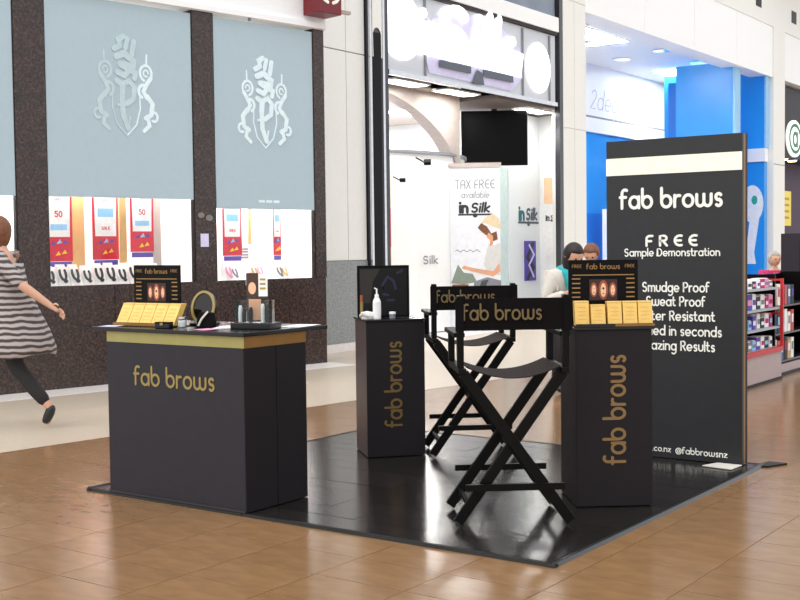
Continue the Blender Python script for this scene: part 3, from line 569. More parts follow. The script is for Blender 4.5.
edging((MX0, MY0, 0), (-4.32, MY0, 0), (0, -1, 0), edge_m); edging((-4.315, MY0, 0), (MX1, MY0, 0), (0, -1, 0), edge_m); edging((MX1, MY0, 0), (MX1, MY1, 0), (1, 0, 0), trim_metal); edging((MX0, MY0, 0), (MX0, MY1, 0), (-1, 0, 0), edge_m); edging((MX0, MY1, 0), (MX1, MY1, 0), (0, 1, 0), edge_m)
part('corner_flap', edge_m, pf, lambda m: m.fpoly(Frame((-2.43, 7.44, .001), (1, 0, 0), (0, 1, 0)), [(-.06, -.1), (.03, -.06), (.1, .1), (-.02, .1)], 0, .012)); part('corner_flap', edge_m, pf, lambda m: m.fpoly(Frame((-5.57, 4.6, .001), (1, 0, 0), (0, 1, 0)), [(-.03, .0), (.0, -.0), (.0, .2), (-.02, .2)], 0, .012))
Z0 = MH+.0045
# counter
ct = thing('counter', 'wide black fab brows counter with gold band, front toned as lit', 'counter', (-5.375, 4.583, Z0)); CW, CD, CH = 1.083, .505, .962-Z0
part('body', black_panel, ct, lambda m: m.box(.004, CW, .004, CD, 0, CH-.001)); cfp = part('front_panel', black_panel_lit, ct, lambda m: m.box(0, CW-.002, -.001, .003, .001, CH-.063)); part('base_bracket', trim_metal, ct, lambda m: [m.box(.0, CW, -.012, -.0015, 0, .012)])
part('side_panel', black_panel, ct, lambda m: [m.box(CW+.0005, CW+.004, .0, CD/2-.003, .001, CH-.063), m.box(CW+.0005, CW+.004, CD/2+.003, CD, .001, CH-.063)])
part('gold_band', gold_band, ct, lambda m: [m.box(-.001, CW+.004, -.0025, .0039, CH-.062, CH-.001)]); part('gold_band_side', edge_gold, ct, lambda m: m.box(CW+.0042, CW+.006, -.002, CD, CH-.062, CH-.001))
CF = Frame((0, -.0012, 0), (1, 0, 0), (0, 0, 1), (0, -1, 0)); text('lettering', gold_print, cfp, CF, 'fab brows', .548, .662-Z0, .07, .2, .0005, .0025, width=.625)
tp = part('counter_top', black_gloss, ct, lambda m: m.box(-.115, 1.10, -.02, .69, CH, CH+.022), bevel=.003)
CT = .962+.022
# display of boxes on the counter
def face_print(parent, fr, cx, cy, k):
    part('photo', hairp, parent, lambda m: m.fpoly(fr, [(cx-k, cy-k*.75), (cx+k, cy-k*.75), (cx+k, cy+k*.75), (cx-k, cy+k*.75)], .0005, .001))
    for dx, s_ in ((-.68, .75), (.68, .75), (0, 1.0)):
        part('photo', M('print_auburn', S(150, 74, 48), .6), parent, lambda m: m.fell(fr, cx+dx*k, cy, k*.34*s_, k*.7*s_, .0012, .0016)); part('photo', M('print_face', S(238, 190, 152), .6), parent, lambda m: m.fell(fr, cx+dx*k, cy-.02*k, k*.2*s_, k*.5*s_, .0018, .0022))
        part('photo', hairp, parent, lambda m: [m.fell(fr, cx+dx*k+e*k*.09*s_, cy+.1*k, k*.03*s_, k*.03*s_, .0023, .0026, 8) for e in (-1, 1)]); part('photo', lip, parent, lambda m: m.fell(fr, cx+dx*k, cy-.28*k*s_, k*.08*s_, k*.05*s_, .0023, .0026, 8))
def display_board(loc, rz, w, h, label):
    t = thing('display_board', label, 'display board', loc, rz); bd = part('board', tv_black, t, lambda m: m.box(-w/2, w/2, -.006, .006, 0, h), bevel=.002); part('strut', black_gloss, t, lambda m: m.bar((0, .09, .012), (0, .010, h*.6), .05, .006, (1, 0, 0)))
    fr = Frame((0, -.0065, 0), (1, 0, 0), (0, 0, 1), (0, -1, 0)); gp = M('print_bronze', S(150, 112, 62), .6)
    text('print', gp, bd, fr, 'fab brows', 0, h*.86, .019*w/.38, .2, .0005, .0015); text('print', gp, bd, fr, 'FREE', -w*.38, h*.88, .012*w/.38, .2, .0005, .0015); text('print', gp, bd, fr, 'FREE', w*.38, h*.88, .012*w/.38, .2, .0005, .0015)
    part('print', gp, bd, lambda m: m.frect(fr, -w*.44, w*.44, h*.76, h*.775, .0005, .0015))
    [part('print', gp, bd, lambda m: m.frect(fr, s_*w*.45-(w*.12 if s_ > 0 else 0), s_*w*.45+(w*.12 if s_ < 0 else 0), h*(.7-i*.07), h*(.72-i*.07), .0005, .0015)) for s_ in (-1, 1) for i in range(5)]
    face_print(bd, fr, 0, h*.54, w*.2); return t
def gold_box(loc, rz, w, h, d, tilt, label, grp):
    t = thing('gold_box', label, 'box', loc, rz, grp); dy = h*math.sin(tilt); hh = h*math.cos(tilt)
    cr_ = part('carton', gold_foil, t, lambda m: m.loft([[(-w/2, 0, 0), (w/2, 0, 0), (w/2, d, .0), (-w/2, d, .0)], [(-w/2, dy, hh), (w/2, dy, hh), (w/2, dy+d, hh), (-w/2, dy+d, hh)]]), bevel=.002)
    fr = Frame((0, 0, 0), (1, 0, 0), (0, dy, hh), (0, -hh, dy)); part('print', M('box_bronze', S(216, 172, 90), .5), cr_, lambda m: [m.frect(fr, -w*.3, w*.3, h*(.72-i*.16), h*(.755-i*.16), .0004, .001) for i in range(4)]); part('lid_flap', edge_gold, cr_, lambda m: m.frect(fr, -w*.48, w*.48, h*.93, h*.94, .0004, .001))
display_board((-5.285, 4.90, CT+.0005), R(4), .37, .355, 'black printed display board standing on the counter')
tr = thing('box_tray', 'black tray holding slanted gold boxes on the counter', 'tray', (-5.19, 4.70, CT+.0005), R(4)); part('tray', black_gloss, tr, lambda m: [m.box(-.235, .235, -.005, .15, 0, .006), m.box(-.235, .235, -.012, -.006, 0, .022)]); part('lip', edge_gold, tr, lambda m: m.box(-.235, .235, -.0135, -.0125, .004, .02))
for i in range(5):
    u_ = -.186+i*.092; c_, s_ = math.cos(R(4)), math.sin(R(4))
    gold_box((-5.19+u_*c_, 4.70+u_*s_+.001, CT+.0075), R(4), .088, .145, .05, R(30), 'slanted gold brow box on the counter tray, %s from the left' % names[i], 'gold boxes on the counter tray')
t = thing('tester_case', 'small black tester case in front of gold boxes', 'case', (-4.97, 4.655, CT+.0005), R(10)); part('body', black_gloss, t, lambda m: m.box(-.05, .05, -.025, .02, 0, .026), bevel=.003); part('lid', tv_black, t, lambda m: m.box(-.05, .05, -.026, .021, .0265, .036), bevel=.002); part('clasp', gold_print, t, lambda m: m.box(-.01, .01, -.03, -.0262, .018, .032))
# hand mirror on stand
t = thing('round_mirror', 'black round mirror with gold rim leaning on the counter', 'mirror', (-4.945, 4.945, CT+.0005), R(18)); fr = Frame((0, 0, .105), (1, 0, 0), (0, .25, 1), (0, -1, .25))
part('backing', black_gloss, t, lambda m: m.fell(fr, 0, 0, .078, .1, -.016, 0, 28)); part('rim', gold_print, t, lambda m: m.ribbon(fr, A(0, 0, .07, 0, 360, .092, 28), .014, .0005, .012)); part('glass', M('mirror_glass', S(26, 23, 22), .1, .6), t, lambda m: m.fell(fr, 0, 0, .06, .08, .0005, .004, 28)); part('foot', black_gloss, t, lambda m: m.box(-.07, .07, -.05, .07, 0, .015), bevel=.004)
part('stem', black_gloss, t, lambda m: m.bar((0, .03, .01), (0, .02, .1), .02, .012))
t = thing('brush_roll', 'black brush pouch with pale strap beside the round mirror', 'pouch', (-4.81, 4.83, CT+.0005), R(20)); part('pouch', black_canvas, t, lambda m: m.loft([[(-.05, -.04, 0), (.05, -.04, 0), (.05, .04, 0), (-.05, .04, 0)], [(-.052, -.03, .03), (.052, -.03, .03), (.052, .03, .03), (-.052, .03, .03)], [(-.045, -.012, .085), (.045, -.012, .085), (.045, .012, .085), (-.045, .012, .085)]]), bevel=.008); part('strap', cardigan, t, lambda m: m.tube([(-.03, -.045, .01), (-.01, -.04, .05), (.02, -.02, .09)], .006))
t = thing('cotton_jar', 'small clear jar with white swabs between boxes and mirror', 'jar', (-4.92, 4.745, CT+.0005)); part('jar', acrylic, t, lambda m: m.lathe([(.0, 0), (.026, 0), (.028, .045), (.02, .05)], n=18)); part('swabs', paper, t, lambda m: m.lathe([(.0, .003), (.02, .003), (.021, .038), (0, .042)], n=14)); part('lid', chrome, t, lambda m: m.lathe([(0, .0505), (.022, .0505), (.022, .06), (0, .062)], n=18))
# acrylic brochure stand
t = thing('brochure_stand', 'clear acrylic stand with photo cards on black base', 'stand', (-4.455, 4.86, CT+.0005), R(14)); part('base', black_gloss, t, lambda m: m.box(-.125, .125, -.07, .07, 0, .035), bevel=.004)
part('back_pane', acrylic, t, lambda m: m.box(-.07, .07, .02, .024, .036, .3)); part('front_pane', acrylic, t, lambda m: m.box(-.11, .11, -.05, -.046, .036, .16)); part('side_pane', acrylic, t, lambda m: [m.box(e-.002, e+.002, -.0455, .019, .036, .16) for e in (-.108, .108)])
fr = Frame((0, .0, 0), (1, 0, 0), (0, 0, 1), (0, -1, 0))
part('card', brown_print, t, lambda m: m.frect(fr, -.062, .012, .18, .31, -.014, -.01)); part('card', paper, t, lambda m: m.frect(fr, .015, .07, .18, .305, -.014, -.01)); part('card_photo', M('print_face', S(238, 190, 152), .6), t, lambda m: m.fell(fr, -.024, .225, .024, .034, -.009, -.007)); part('card_print', M('print_olive', S(180, 150, 60), .6), t, lambda m: [m.frect(fr, .025, .06, .22+i*.025, .23+i*.025, -.009, -.007) for i in range(3)])
part('card', skin_blush, t, lambda m: m.frect(fr, -.035, .04, .05, .165, .01, .014))
for i, (x, mm, h) in enumerate(((-.085, paper, .13), (-.062, black_gloss, .11), (.055, paper, .14), (.082, black_gloss, .14), (-.02, black_gloss, .12))): part('tube', mm, t, lambda m: m.lathe([(0, .037), (.011, .037), (.011, h-.02), (.007, h), (0, h)], (x, -.02, 0), n=12))
def sheet(loc, rz, w, d, mat, label):
    t = tag(part('leaflet', mat, None, lambda m: m.add([(-w/2, -d/2, 0), (w/2, -d/2, .001), (w/2, d/2, .004), (-w/2, d/2, .002), (-w/2, -d/2, .001), (w/2, -d/2, .002), (w/2, d/2, .005), (-w/2, d/2, .003)], [(3,2,1,0),(4,5,6,7),(0,1,5,4),(1,2,6,5),(2,3,7,6),(3,0,4,7)])), label, 'leaflet', 'leaflets on the counter'); t.location = loc; t.rotation_euler = (0, 0, rz)
sheet((-4.66, 4.86, CT+.001), R(25), .14, .2, paper, 'white leaflet between the mirror and the acrylic stand'); sheet((-4.64, 4.66, CT+.001), R(-12), .12, .1, print_pink, 'pale pink leaflet in front of the acrylic stand'); sheet((-4.36, 5.12, CT+.001), R(5), .15, .22, paper, 'white leaflet behind the acrylic stand at the counter corner'); sheet((-5.385, 4.625, CT+.001), R(8), .13, .08, lilac, 'pale leaflet at the left end of the counter')
# pedestals
def pedestal(loc, ang, s, h, label, lh, lw, lx, lm, sm):
    t = thing('pedestal', label, 'pedestal', (*loc, Z0), ang); H_ = h-Z0
    part('body', black_panel, t, lambda m: m.box(0.002, s-.002, .002, s-.002, 0, H_-.013), bevel=.003); pfp = part('front_panel', black_panel, t, lambda m: m.box(0, s, -.002, .0015, .002, H_-.014)); part('side_panel', sm, t, lambda m: m.box(-.002, .0015, .001, s, .002, H_-.014)); part('top', black_gloss, t, lambda m: m.box(-.012, s+.012, -.012, s+.012, H_-.0125, H_), bevel=.002)
    fr = Frame((0, -.0022, 0), (0, 0, 1), (-1, 0, 0), (0, -1, 0)); text('lettering', lm, pfp, fr, 'fab brows', (lh[0]+lh[1])/2-Z0, -lx, .09*lw, .2, .0005, .002, width=lh[1]-lh[0]); return t
bronze_print = M('bronze_print', S(108, 84, 40), .5, .1)
pedestal((-4.745, 6.263), R(48), .40, .946, 'narrow black pedestal with bronze lettering holding a pump bottle', (.225, .79), .84, .235, bronze_print, M('side_vinyl', S(70, 57, 57), .4, spec=.4))
pedestal((-2.875, 5.656), R(39), .412, .985, 'black pedestal with bronze lettering beside the front chair', (.255, .83), .86, .262, M('bronze_print2', S(132, 103, 60), .5, .1), black_panel)
def on(base, ang, x, y): return (base[0]+x*math.cos(ang)-y*math.sin(ang), base[1]+x*math.sin(ang)+y*math.cos(ang))
p1 = lambda x, y: (*on((-4.745, 6.263), R(48), x, y), .947); p2 = lambda x, y: (*on((-2.875, 5.656), R(39), x, y), .986)
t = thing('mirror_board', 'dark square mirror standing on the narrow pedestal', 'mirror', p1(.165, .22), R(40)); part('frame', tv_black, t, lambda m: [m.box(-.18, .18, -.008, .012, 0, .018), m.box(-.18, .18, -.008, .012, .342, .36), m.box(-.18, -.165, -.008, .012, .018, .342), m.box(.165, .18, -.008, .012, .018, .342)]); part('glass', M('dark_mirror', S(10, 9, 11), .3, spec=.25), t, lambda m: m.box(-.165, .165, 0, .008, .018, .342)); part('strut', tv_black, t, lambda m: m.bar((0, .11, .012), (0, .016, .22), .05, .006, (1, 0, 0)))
fr = Frame((0, -.0005, 0), (1, 0, 0), (0, 0, 1), (0, -1, 0)); [part('tint', reflection_blue, t, lambda m: m.ribbon(fr, [(x*.33, y*.36) for x, y in p_], .016, .0, .001)) for p_ in ([(-.02, .62), (.1, .78), (.22, .7), (.26, .55)], [(.0, .45), (.1, .43)], [(.1, .33), (.22, .33)], [(.3, .85), (.4, .9)])]; part('tint', M('reflection_brown', S(30, 20, 15), .4), t, lambda m: m.fpoly(fr, [(-.16, .1), (-.09, .1), (-.07, .25), (-.02, .335), (-.16, .335)], 0, .001))  # blue and brown reflections in the mirror, painted on as flat shapes
t = thing('pump_bottle', 'white pump bottle standing on the narrow pedestal', 'bottle', p1(.095, .1)); part('bottle', paper, t, lambda m: m.lathe([(0, 0), (.027, 0), (.028, .01), (.028, .115), (.02, .135), (.013, .142), (0, .142)], n=24), smooth=False); part('collar', paper, t, lambda m: m.lathe([(0, .1425), (.015, .1425), (.014, .165), (0, .165)], n=18)); part('pump', paper, t, lambda m: m.tube([(0, 0, .166), (0, 0, .2), (-.012, -.012, .208)], [.006, .006, .005]))
t = thing('cotton_pad', 'white bunch of cotton pads beside the pump bottle', 'cotton', p1(.03, .12)); part('pad', paper, t, lambda m: m.lathe([(0, 0), (.04, 0), (.046, .02), (.04, .045), (0, .052)], n=18)); part('pad_fold', cardigan, t, lambda m: m.tube([(-.03, -.03, .02), (.0, -.045, .035), (.035, -.025, .02)], .014))
t = thing('small_jar', 'small grey jar right of the pump bottle', 'jar', p1(.2, .09)); part('jar', ink_grey, t, lambda m: m.lathe([(0, 0), (.02, 0), (.022, .03), (0, .03)], n=18)); part('lid', paper, t, lambda m: m.lathe([(0, .0305), (.023, .0305), (.022, .045), (0, .047)], n=18))
t = thing('gold_tube', 'slim gold tube at the edge of narrow pedestal', 'tube', p1(.015, .24)); part('tube', gold_print, t, lambda m: m.lathe([(0, 0), (.012, 0), (.012, .11), (0, .11)], n=14)); part('cap', M('copper_cap', S(170, 100, 60), .3, .6), t, lambda m: m.lathe([(0, .111), (.0115, .111), (.0115, .155), (0, .157)], n=14))
display_board(p2(.195, .2), R(36), .385, .36, 'black printed display board on the pedestal by the front chair')
tr = thing('box_tray', 'black tray of gold boxes on the pedestal by the front chair', 'tray', p2(.215, .03), R(39)); part('tray', black_gloss, tr, lambda m: [m.box(-.215, .215, -.02, .12, 0, .006), m.box(-.215, .215, -.027, -.021, 0, .018)]); part('lip', edge_gold, tr, lambda m: m.box(-.0, .215, -.0285, -.0275, .003, .016))
for i, (u_, y_, h_) in enumerate(((-.168, .02, .135), (-.084, .0, .115), (.006, .0, .132), (.09, -.001, .132), (.173, -.002, .132))):
    x_, yy, zz = p2(.215+u_, .03+y_); gold_box((x_, yy, zz+.0065), R(39), .078, h_, .05, R(10), 'gold brow box on the pedestal tray, %s from the left' % names[i], 'gold boxes on the pedestal tray')

# large sign board
sb = thing('sign_board', 'tall black fab brows sign board with gold band coloured as pale glare', 'sign', (-3.474, 7.295, Z0)); SW, SH = .935, 2.124-Z0
sbp = part('panel', sign_panel, sb, lambda m: m.box(0, SW, 0, .03, 0, SH), bevel=.002); part('core', edge_gold, sb, lambda m: m.box(.004, SW-.001, .0305, .06, 0.002, SH-.002)); part('rear_panel', black_panel, sb, lambda m: m.box(0, SW, .0605, .095, 0, SH), bevel=.002)
part('glare_band', gold_glare, sbp, lambda m: m.box(-.0005, SW-.002, -.003, -.0005, 1.892-Z0, 2.007-Z0)); part('foot_plate', cardigan, sb, lambda m: m.fpoly(Frame((.78, -.02, .0), (1, 0, 0), (0, 1, 0)), [(0, 0), (.16, -.0), (.15, -.17), (-.05, -.14)], .0, .006))
BF2 = Frame((0, -.0005, -Z0), (1, 0, 0), (0, 0, 1), (0, -1, 0)); mid = .457
def sl_(t_, z, xh, w, cx=mid, wt=.2, gap=.34): text('lettering', white_print, sbp, BF2, t_, cx, z, xh, wt, .0005, .003, width=w, gap=gap)
sl_('fab brows', 1.672, .083, .69, .455, .24); sl_('FREE', 1.42, .046, .345, .462, .34, .9); sl_('Sample Demonstration', 1.352, .034, .655, .46, .22)
for t_, z, w in (('Smudge Proof', 1.118, .455), ('Sweat Proof', 1.025, .40), ('Water Resistant', .93, .53), ('Applied in seconds', .832, .62), ('Amazing Results', .735, .53)): sl_(t_, z, .042, w, .488, .22)
sl_('fabbrows.co.nz', .058, .026, .36, .275, .2); sl_('@fabbrowsnz', .055, .028, .345, .663, .2)

# director's chairs
def chair(loc, ang, label):
    t = thing('director_chair', label, 'chair', (*loc, Z0), ang, "tall black director's chairs at the kiosk"); W = .285; D = .215; PW = .272
    for y, s_ in ((-D, 1), (D, -1)):
        for k, dy in ((1, .014), (-1, -.014)):
            part('leg', black_wood, t, lambda m: m.bar((-k*W, y+dy*s_, .016), (k*(W-.03), y+dy*s_, .775), .026, .054, (0, 0, 1)), bevel=.003)
    part('stretcher', black_wood, t, lambda m: m.bar((-.25, -D-.034, .2), (.25, -D-.034, .2), .02, .034)); part('footrest', black_wood, t, lambda m: m.bar((-.25, D+.034, .21), (.25, D+.034, .21), .018, .032)); part('cross_rod', black_wood, t, lambda m: m.tube([(0, -D, .39), (0, D, .39)], .012)); 
    for s_ in (-1, 1):
        part('side_rail', black_wood, t, lambda m: m.bar((s_*(PW-.012), -D-.03, .785), (s_*(PW-.012), D+.045, .785), .04, .03), bevel=.004); part('lower_rail', black_wood, t, lambda m: m.bar((s_*(W-.055), -D, .10), (s_*(W-.055), D, .10), .02, .028))
        part('back_post', black_wood, t, lambda m: m.bar((s_*(PW-.005), -D+.01, .80), (s_*(PW-.005), -D-.0, 1.165), .032, .052, (0, 1, 0)), bevel=.003); part('front_post', black_wood, t, lambda m: m.bar((s_*(PW-.005), D-.0, .80), (s_*(PW-.005), D, .955), .032, .052, (0, 1, 0)), bevel=.003)
        part('arm_rest', black_wood, t, lambda m: m.bar((s_*(PW-.003), -D+.024, .965), (s_*(PW-.003), D+.06, .965), .058, .024), bevel=.005)
    n = 16; g_ = []
    for k in range(n+1):
        x = -PW+.035 + (2*PW-.07)*k/n; z = .802 - .058*(1-(2*k/n-1)**2)
        g_.append([(x, -D-.01, z), (x, D+.02, z), (x, D+.02, z+.005), (x, -D-.01, z+.005)])
    part('seat', seat_canvas, t, lambda m: m.loft(g_)); bk = []
    for k in range(n+1):
        x = -PW-.022 + (2*PW+.044)*k/n; y = -D-.03+.022*(1-(2*k/n-1)**2)*.6; bk.append([(x, y, .99), (x, y+.006, .99), (x, y+.006, 1.15), (x, y, 1.15)])
    bo = part('backrest', black_canvas, t, lambda m: m.loft(bk)); fr = Frame((0, -D-.031, 0), (1, 0, 0), (0, 0, 1), (0, -1, 0))
    [part('hem', black_canvas, bo, lambda m: m.frect(fr, s_*PW-.02, s_*PW+.02, .985, 1.155, .0005, .006)) for s_ in (-1, 1)]; text('lettering', M('chair_print', S(104, 86, 50), .6), bo, fr, 'fab brows', -.058, 1.045, .052, .18, .001, .003, width=.39)
    return t
chair((-3.09, 5.288), R(39), "black director's chair in front with brown sagging seat"); chair((-4.300, 6.845), R(41), "black director's chair behind the front chair and narrow pedestal")

# ================================================================== shelves at the right
gd = thing('shelf_unit', 'red framed shop shelf unit behind the sign board', 'shelf', (-3.88, 10.4, 0)); GL_ = 1.98
part('plinth', M('plinth_grey', S(176, 156, 156), .4), gd, lambda m: m.box(-.5, -.01, 0, GL_, .03, .3)); part('kick', tv_black, gd, lambda m: m.box(-.5, .0, 0, GL_, 0, .029)); part('back_panel', white_paint, gd, lambda m: m.box(-.5, -.47, 0, GL_, .301, 1.02))
shz = (.345, .56, .76, .97)
for i, z in enumerate(shz): part('shelf', M('shelf_grey', S(168, 172, 180), .4), gd, lambda m: m.box(-.46, -.02, .02, GL_-.03, z-.02, z))
part('bottom_rail', red, gd, lambda m: m.box(-.03, .01, 0, GL_, .302, .35)); [part('end_post', red, gd, lambda m: m.box(x, x+.03, GL_, GL_+.025, .302, 1.06)) for x in (-.5, -.025)]; [part('end_rail', red, gd, lambda m: m.box(-.469, -.026, GL_, GL_+.02, z, z+.02)) for z in (.31, .68, 1.035)]; part('top_rail', chrome, gd, lambda m: m.box(-.46, -.43, .02, GL_-.03, 1.021, 1.05))
part('mesh', M('red_mesh', S(206, 70, 90), .5), gd, lambda m: [m.box(-.469, -.462, 1.35+i*.06, 1.37+i*.06, .352, 1.01) for i in range(10)])
cols = [('white', paper), ('purple', print_purple), ('pink', print_pink), ('dark', ink_dark), ('pale blue', print_blue), ('magenta', magenta), ('white', paper), ('grey', ink_grey)]
rows = ('bottom', 'second lowest', 'third lowest', 'top')
for r_, z in enumerate(shz):
    for i in range(14):
        cn_, cm = cols[(i*3+r_*5) % 8]; w = .09+.03*random.random(); h = random.uniform(.09, .16) if r_ < 3 else random.uniform(.06, .1)
        t = thing('product_box', '%s product pack on %s red-framed shelf, %s from the right end' % (cn_, rows[r_], names[i]), 'pack', (-3.88-.14, 10.4+GL_-.13-i*.13, z+.001), R(random.uniform(-6, 6)), 'packs on the red framed shelf')
        part('pack', cm, t, lambda m: m.box(-.06, .06, -w/2, w/2, 0, h), bevel=.003); part('label', cols[(i+r_+3) % 8][1], t, lambda m: m.box(.0605, .0612, -w*.4, w*.4, h*.3, h*.65)); part('flap', paper, t, lambda m: m.box(-.05, .05, -w*.4, w*.4, h+.0005, h+.006))
rk = thing('magazine_rack', 'black rack of books right of the red framed shelf', 'rack', (-3.98, 12.47, 0)); part('frame', tv_black, rk, lambda m: [m.box(-.4, -.38, 0, 1.4, .12, 1.08), m.box(-.4, 0, -.03, -.003, .12, 1.1), m.box(-.4, 0, 1.403, 1.43, .12, 1.1)]); part('base', tv_black, rk, lambda m: m.box(-.4, .02, -.03, 1.43, 0, .03)); part('plinth', M('plinth_grey', S(176, 156, 156), .4), rk, lambda m: m.box(-.4, 0, -.03, 1.43, .031, .119))
for i, z in enumerate((.16, .46, .76)):
    part('shelf', dark_steel, rk, lambda m: m.box(-.379, -.01, 0, 1.4, z-.02, z))
    for k in range(6):
        cn_, cm = [('white', paper), ('red', red), ('blue', shirt_blue), ('dark', ink_dark), ('orange', tan), ('white', paper)][(k+i*2) % 6]; h = random.uniform(.2, .25)
        t = thing('book', '%s book on %s level of black rack, %s from the red shelf' % (cn_, ('lowest', 'middle', 'upper')[i], names[k]), 'book', (-4.1, 12.55+k*.12, z+.001), 0, 'books on the black rack'); part('cover', cm, t, lambda m: [m.box(-.08, .09, -.045, -.042, 0, h), m.box(-.08, .09, .042, .045, 0, h), m.box(.0875, .09, -.042, .042, 0, h)]); part('pages', cardigan, t, lambda m: m.box(-.075, .087, -.0415, .0415, .003, h-.004)); part('title', cols[(k+i+2) % 8][1], t, lambda m: m.box(.0902, .091, -.03, .03, h*.4, h*.8))
cb_ = thing('glass_cabinet', 'black framed glass cabinet above the book rack', 'cabinet', (turned(803, 14.4)[0], turned(803, 14.4)[1], 0)); part('body', dark_shop, cb_, lambda m: [m.box(-.26, -.24, 0, 1.6, 0, 1.55), m.box(-.26, 0, -.02, -.0005, 0, 1.55), m.box(-.26, 0, 1.6, 1.62, 0, 1.55)]); part('frame', tv_black, cb_, lambda m: [m.box(-.03, .03, 0, 1.6, 1.45, 1.56), m.box(-.03, .03, -.02, .11, 0, 1.449), m.box(-.03, .03, 1.5, 1.62, 0, 1.449)]); part('pane', clear, cb_, lambda m: m.box(-.012, -.006, .111, 1.499, .1, 1.449)); part('shelf', chrome, cb_, lambda m: [m.box(-.235, -.04, .02, 1.58, z, z+.02) for z in (.4, .75, 1.1, 1.3)])

# ================================================================== PEOPLE
def skin_mesh(chains, sub=2):
    """chains: list of lists of (point, radius) ; chains whose first point repeats an earlier point join it"""
    V, E_, Rd, key, roots = [], [], [], {}, []
    for ch in chains:
        prev = None
        for p, r_ in ch:
            k = tuple(round(c, 4) for c in p)
            if k not in key: key[k] = len(V); V.append(p); Rd.append(r_)
            if prev is None and key[k] == len(V)-1: roots.append(key[k])
            if prev is not None: E_.append((prev, key[k]))
            prev = key[k]
    me = bpy.data.meshes.new('tmp'); me.from_pydata(V, E_, []); o = bpy.data.objects.new('tmp', me); COL.objects.link(o)
    sk = o.modifiers.new('skin', 'SKIN'); sk.use_smooth_shade = True
    if not me.skin_vertices: bpy.context.view_layer.update()
    if not me.skin_vertices: me.attributes.new('skin', 'FLOAT', 'POINT')
    for i, d in enumerate(me.skin_vertices[0].data):
        r_ = Rd[i]; d.radius = r_ if isinstance(r_, tuple) else (r_, r_); d.use_root = i in roots
    ss = o.modifiers.new('sub', 'SUBSURF'); ss.levels = sub; ss.render_levels = sub
    dg = bpy.context.evaluated_depsgraph_get(); out = bpy.data.meshes.new_from_object(o.evaluated_get(dg))
    bpy.data.objects.remove(o); return out
def head_mesh(c, k, face, nod):
    """head with brow, nose, chin and ears; face = unit heading, nod = downward tilt"""
    bm = bmesh.new(); bmesh.ops.create_uvsphere(bm, u_segments=20, v_segments=14, radius=1)
    for v in bm.verts:
        x, y, z = v.co; y *= .74; x *= .88
        if z < -.2: x *= 1-.18*(-z-.2); y *= 1-.38*(-z-.2)
        if x > .4 and abs(y) < .2 and -.3 < z < .12: x += .16*(1-abs(y)/.2)*(1-abs(z+.12)/.3)
        if x > .5 and .1 < z < .35: x += .02
        v.co = (x, y, z)
    for s_ in (-1, 1):
        r_ = bmesh.ops.create_uvsphere(bm, u_segments=8, v_segments=6, radius=.2, matrix=Matrix.Translation((-.05, s_*.74, -.02)) @ Matrix.Diagonal((.8, .35, 1.2, 1)))
    mt = Matrix.Translation(c) @ Matrix.Rotation(face, 4, 'Z') @ Matrix.Rotation(nod, 4, 'Y') @ Matrix.Scale(k, 4)
    bm.transform(mt); me = bpy.data.meshes.new('head'); bm.to_mesh(me); bm.free(); return me, mt
def join_meshes(name, meshes):
    bm = bmesh.new()
    for q in meshes: bm.from_mesh(q)
    me = bpy.data.meshes.new(name); bm.to_mesh(me); bm.free()
    for q in meshes: bpy.data.meshes.remove(q)
    me.materials.clear(); return me
def hand(w, d, side, k=1.0):
    """palm and five unequal bent fingers; w wrist, d pointing direction, side = thumb side"""
    w = Vector(w); d = Vector(d).normalized(); s_ = Vector(side).normalized(); c_ = d.cross(s_).normalized(); out = []
    pal = w+d*.05*k; out.append([(tuple(w), .024*k), (tuple(pal), (.036*k, .018*k)), (tuple(w+d*.085*k), (.036*k, .016*k))])
    for o_, l_ in ((.028, .07), (.01, .08), (-.009, .074), (-.027, .058)):
        a_ = w+d*.08*k+s_*o_*k; out.append([(tuple(a_), .0095*k), (tuple(a_+d*l_*.55*k), .0085*k), (tuple(a_+d*l_*.85*k+c_*l_*.35*k), .0075*k)])
    a_ = w+d*.03*k+s_*.03*k; out.append([(tuple(a_), .011*k), (tuple(a_+d*.03*k+s_*.025*k), .0095*k), (tuple(a_+d*.058*k+s_*.028*k+c_*.01*k), .008*k)])
    return out
def mixpt(p, q, f): return tuple(Vector(p).lerp(Vector(q), f))
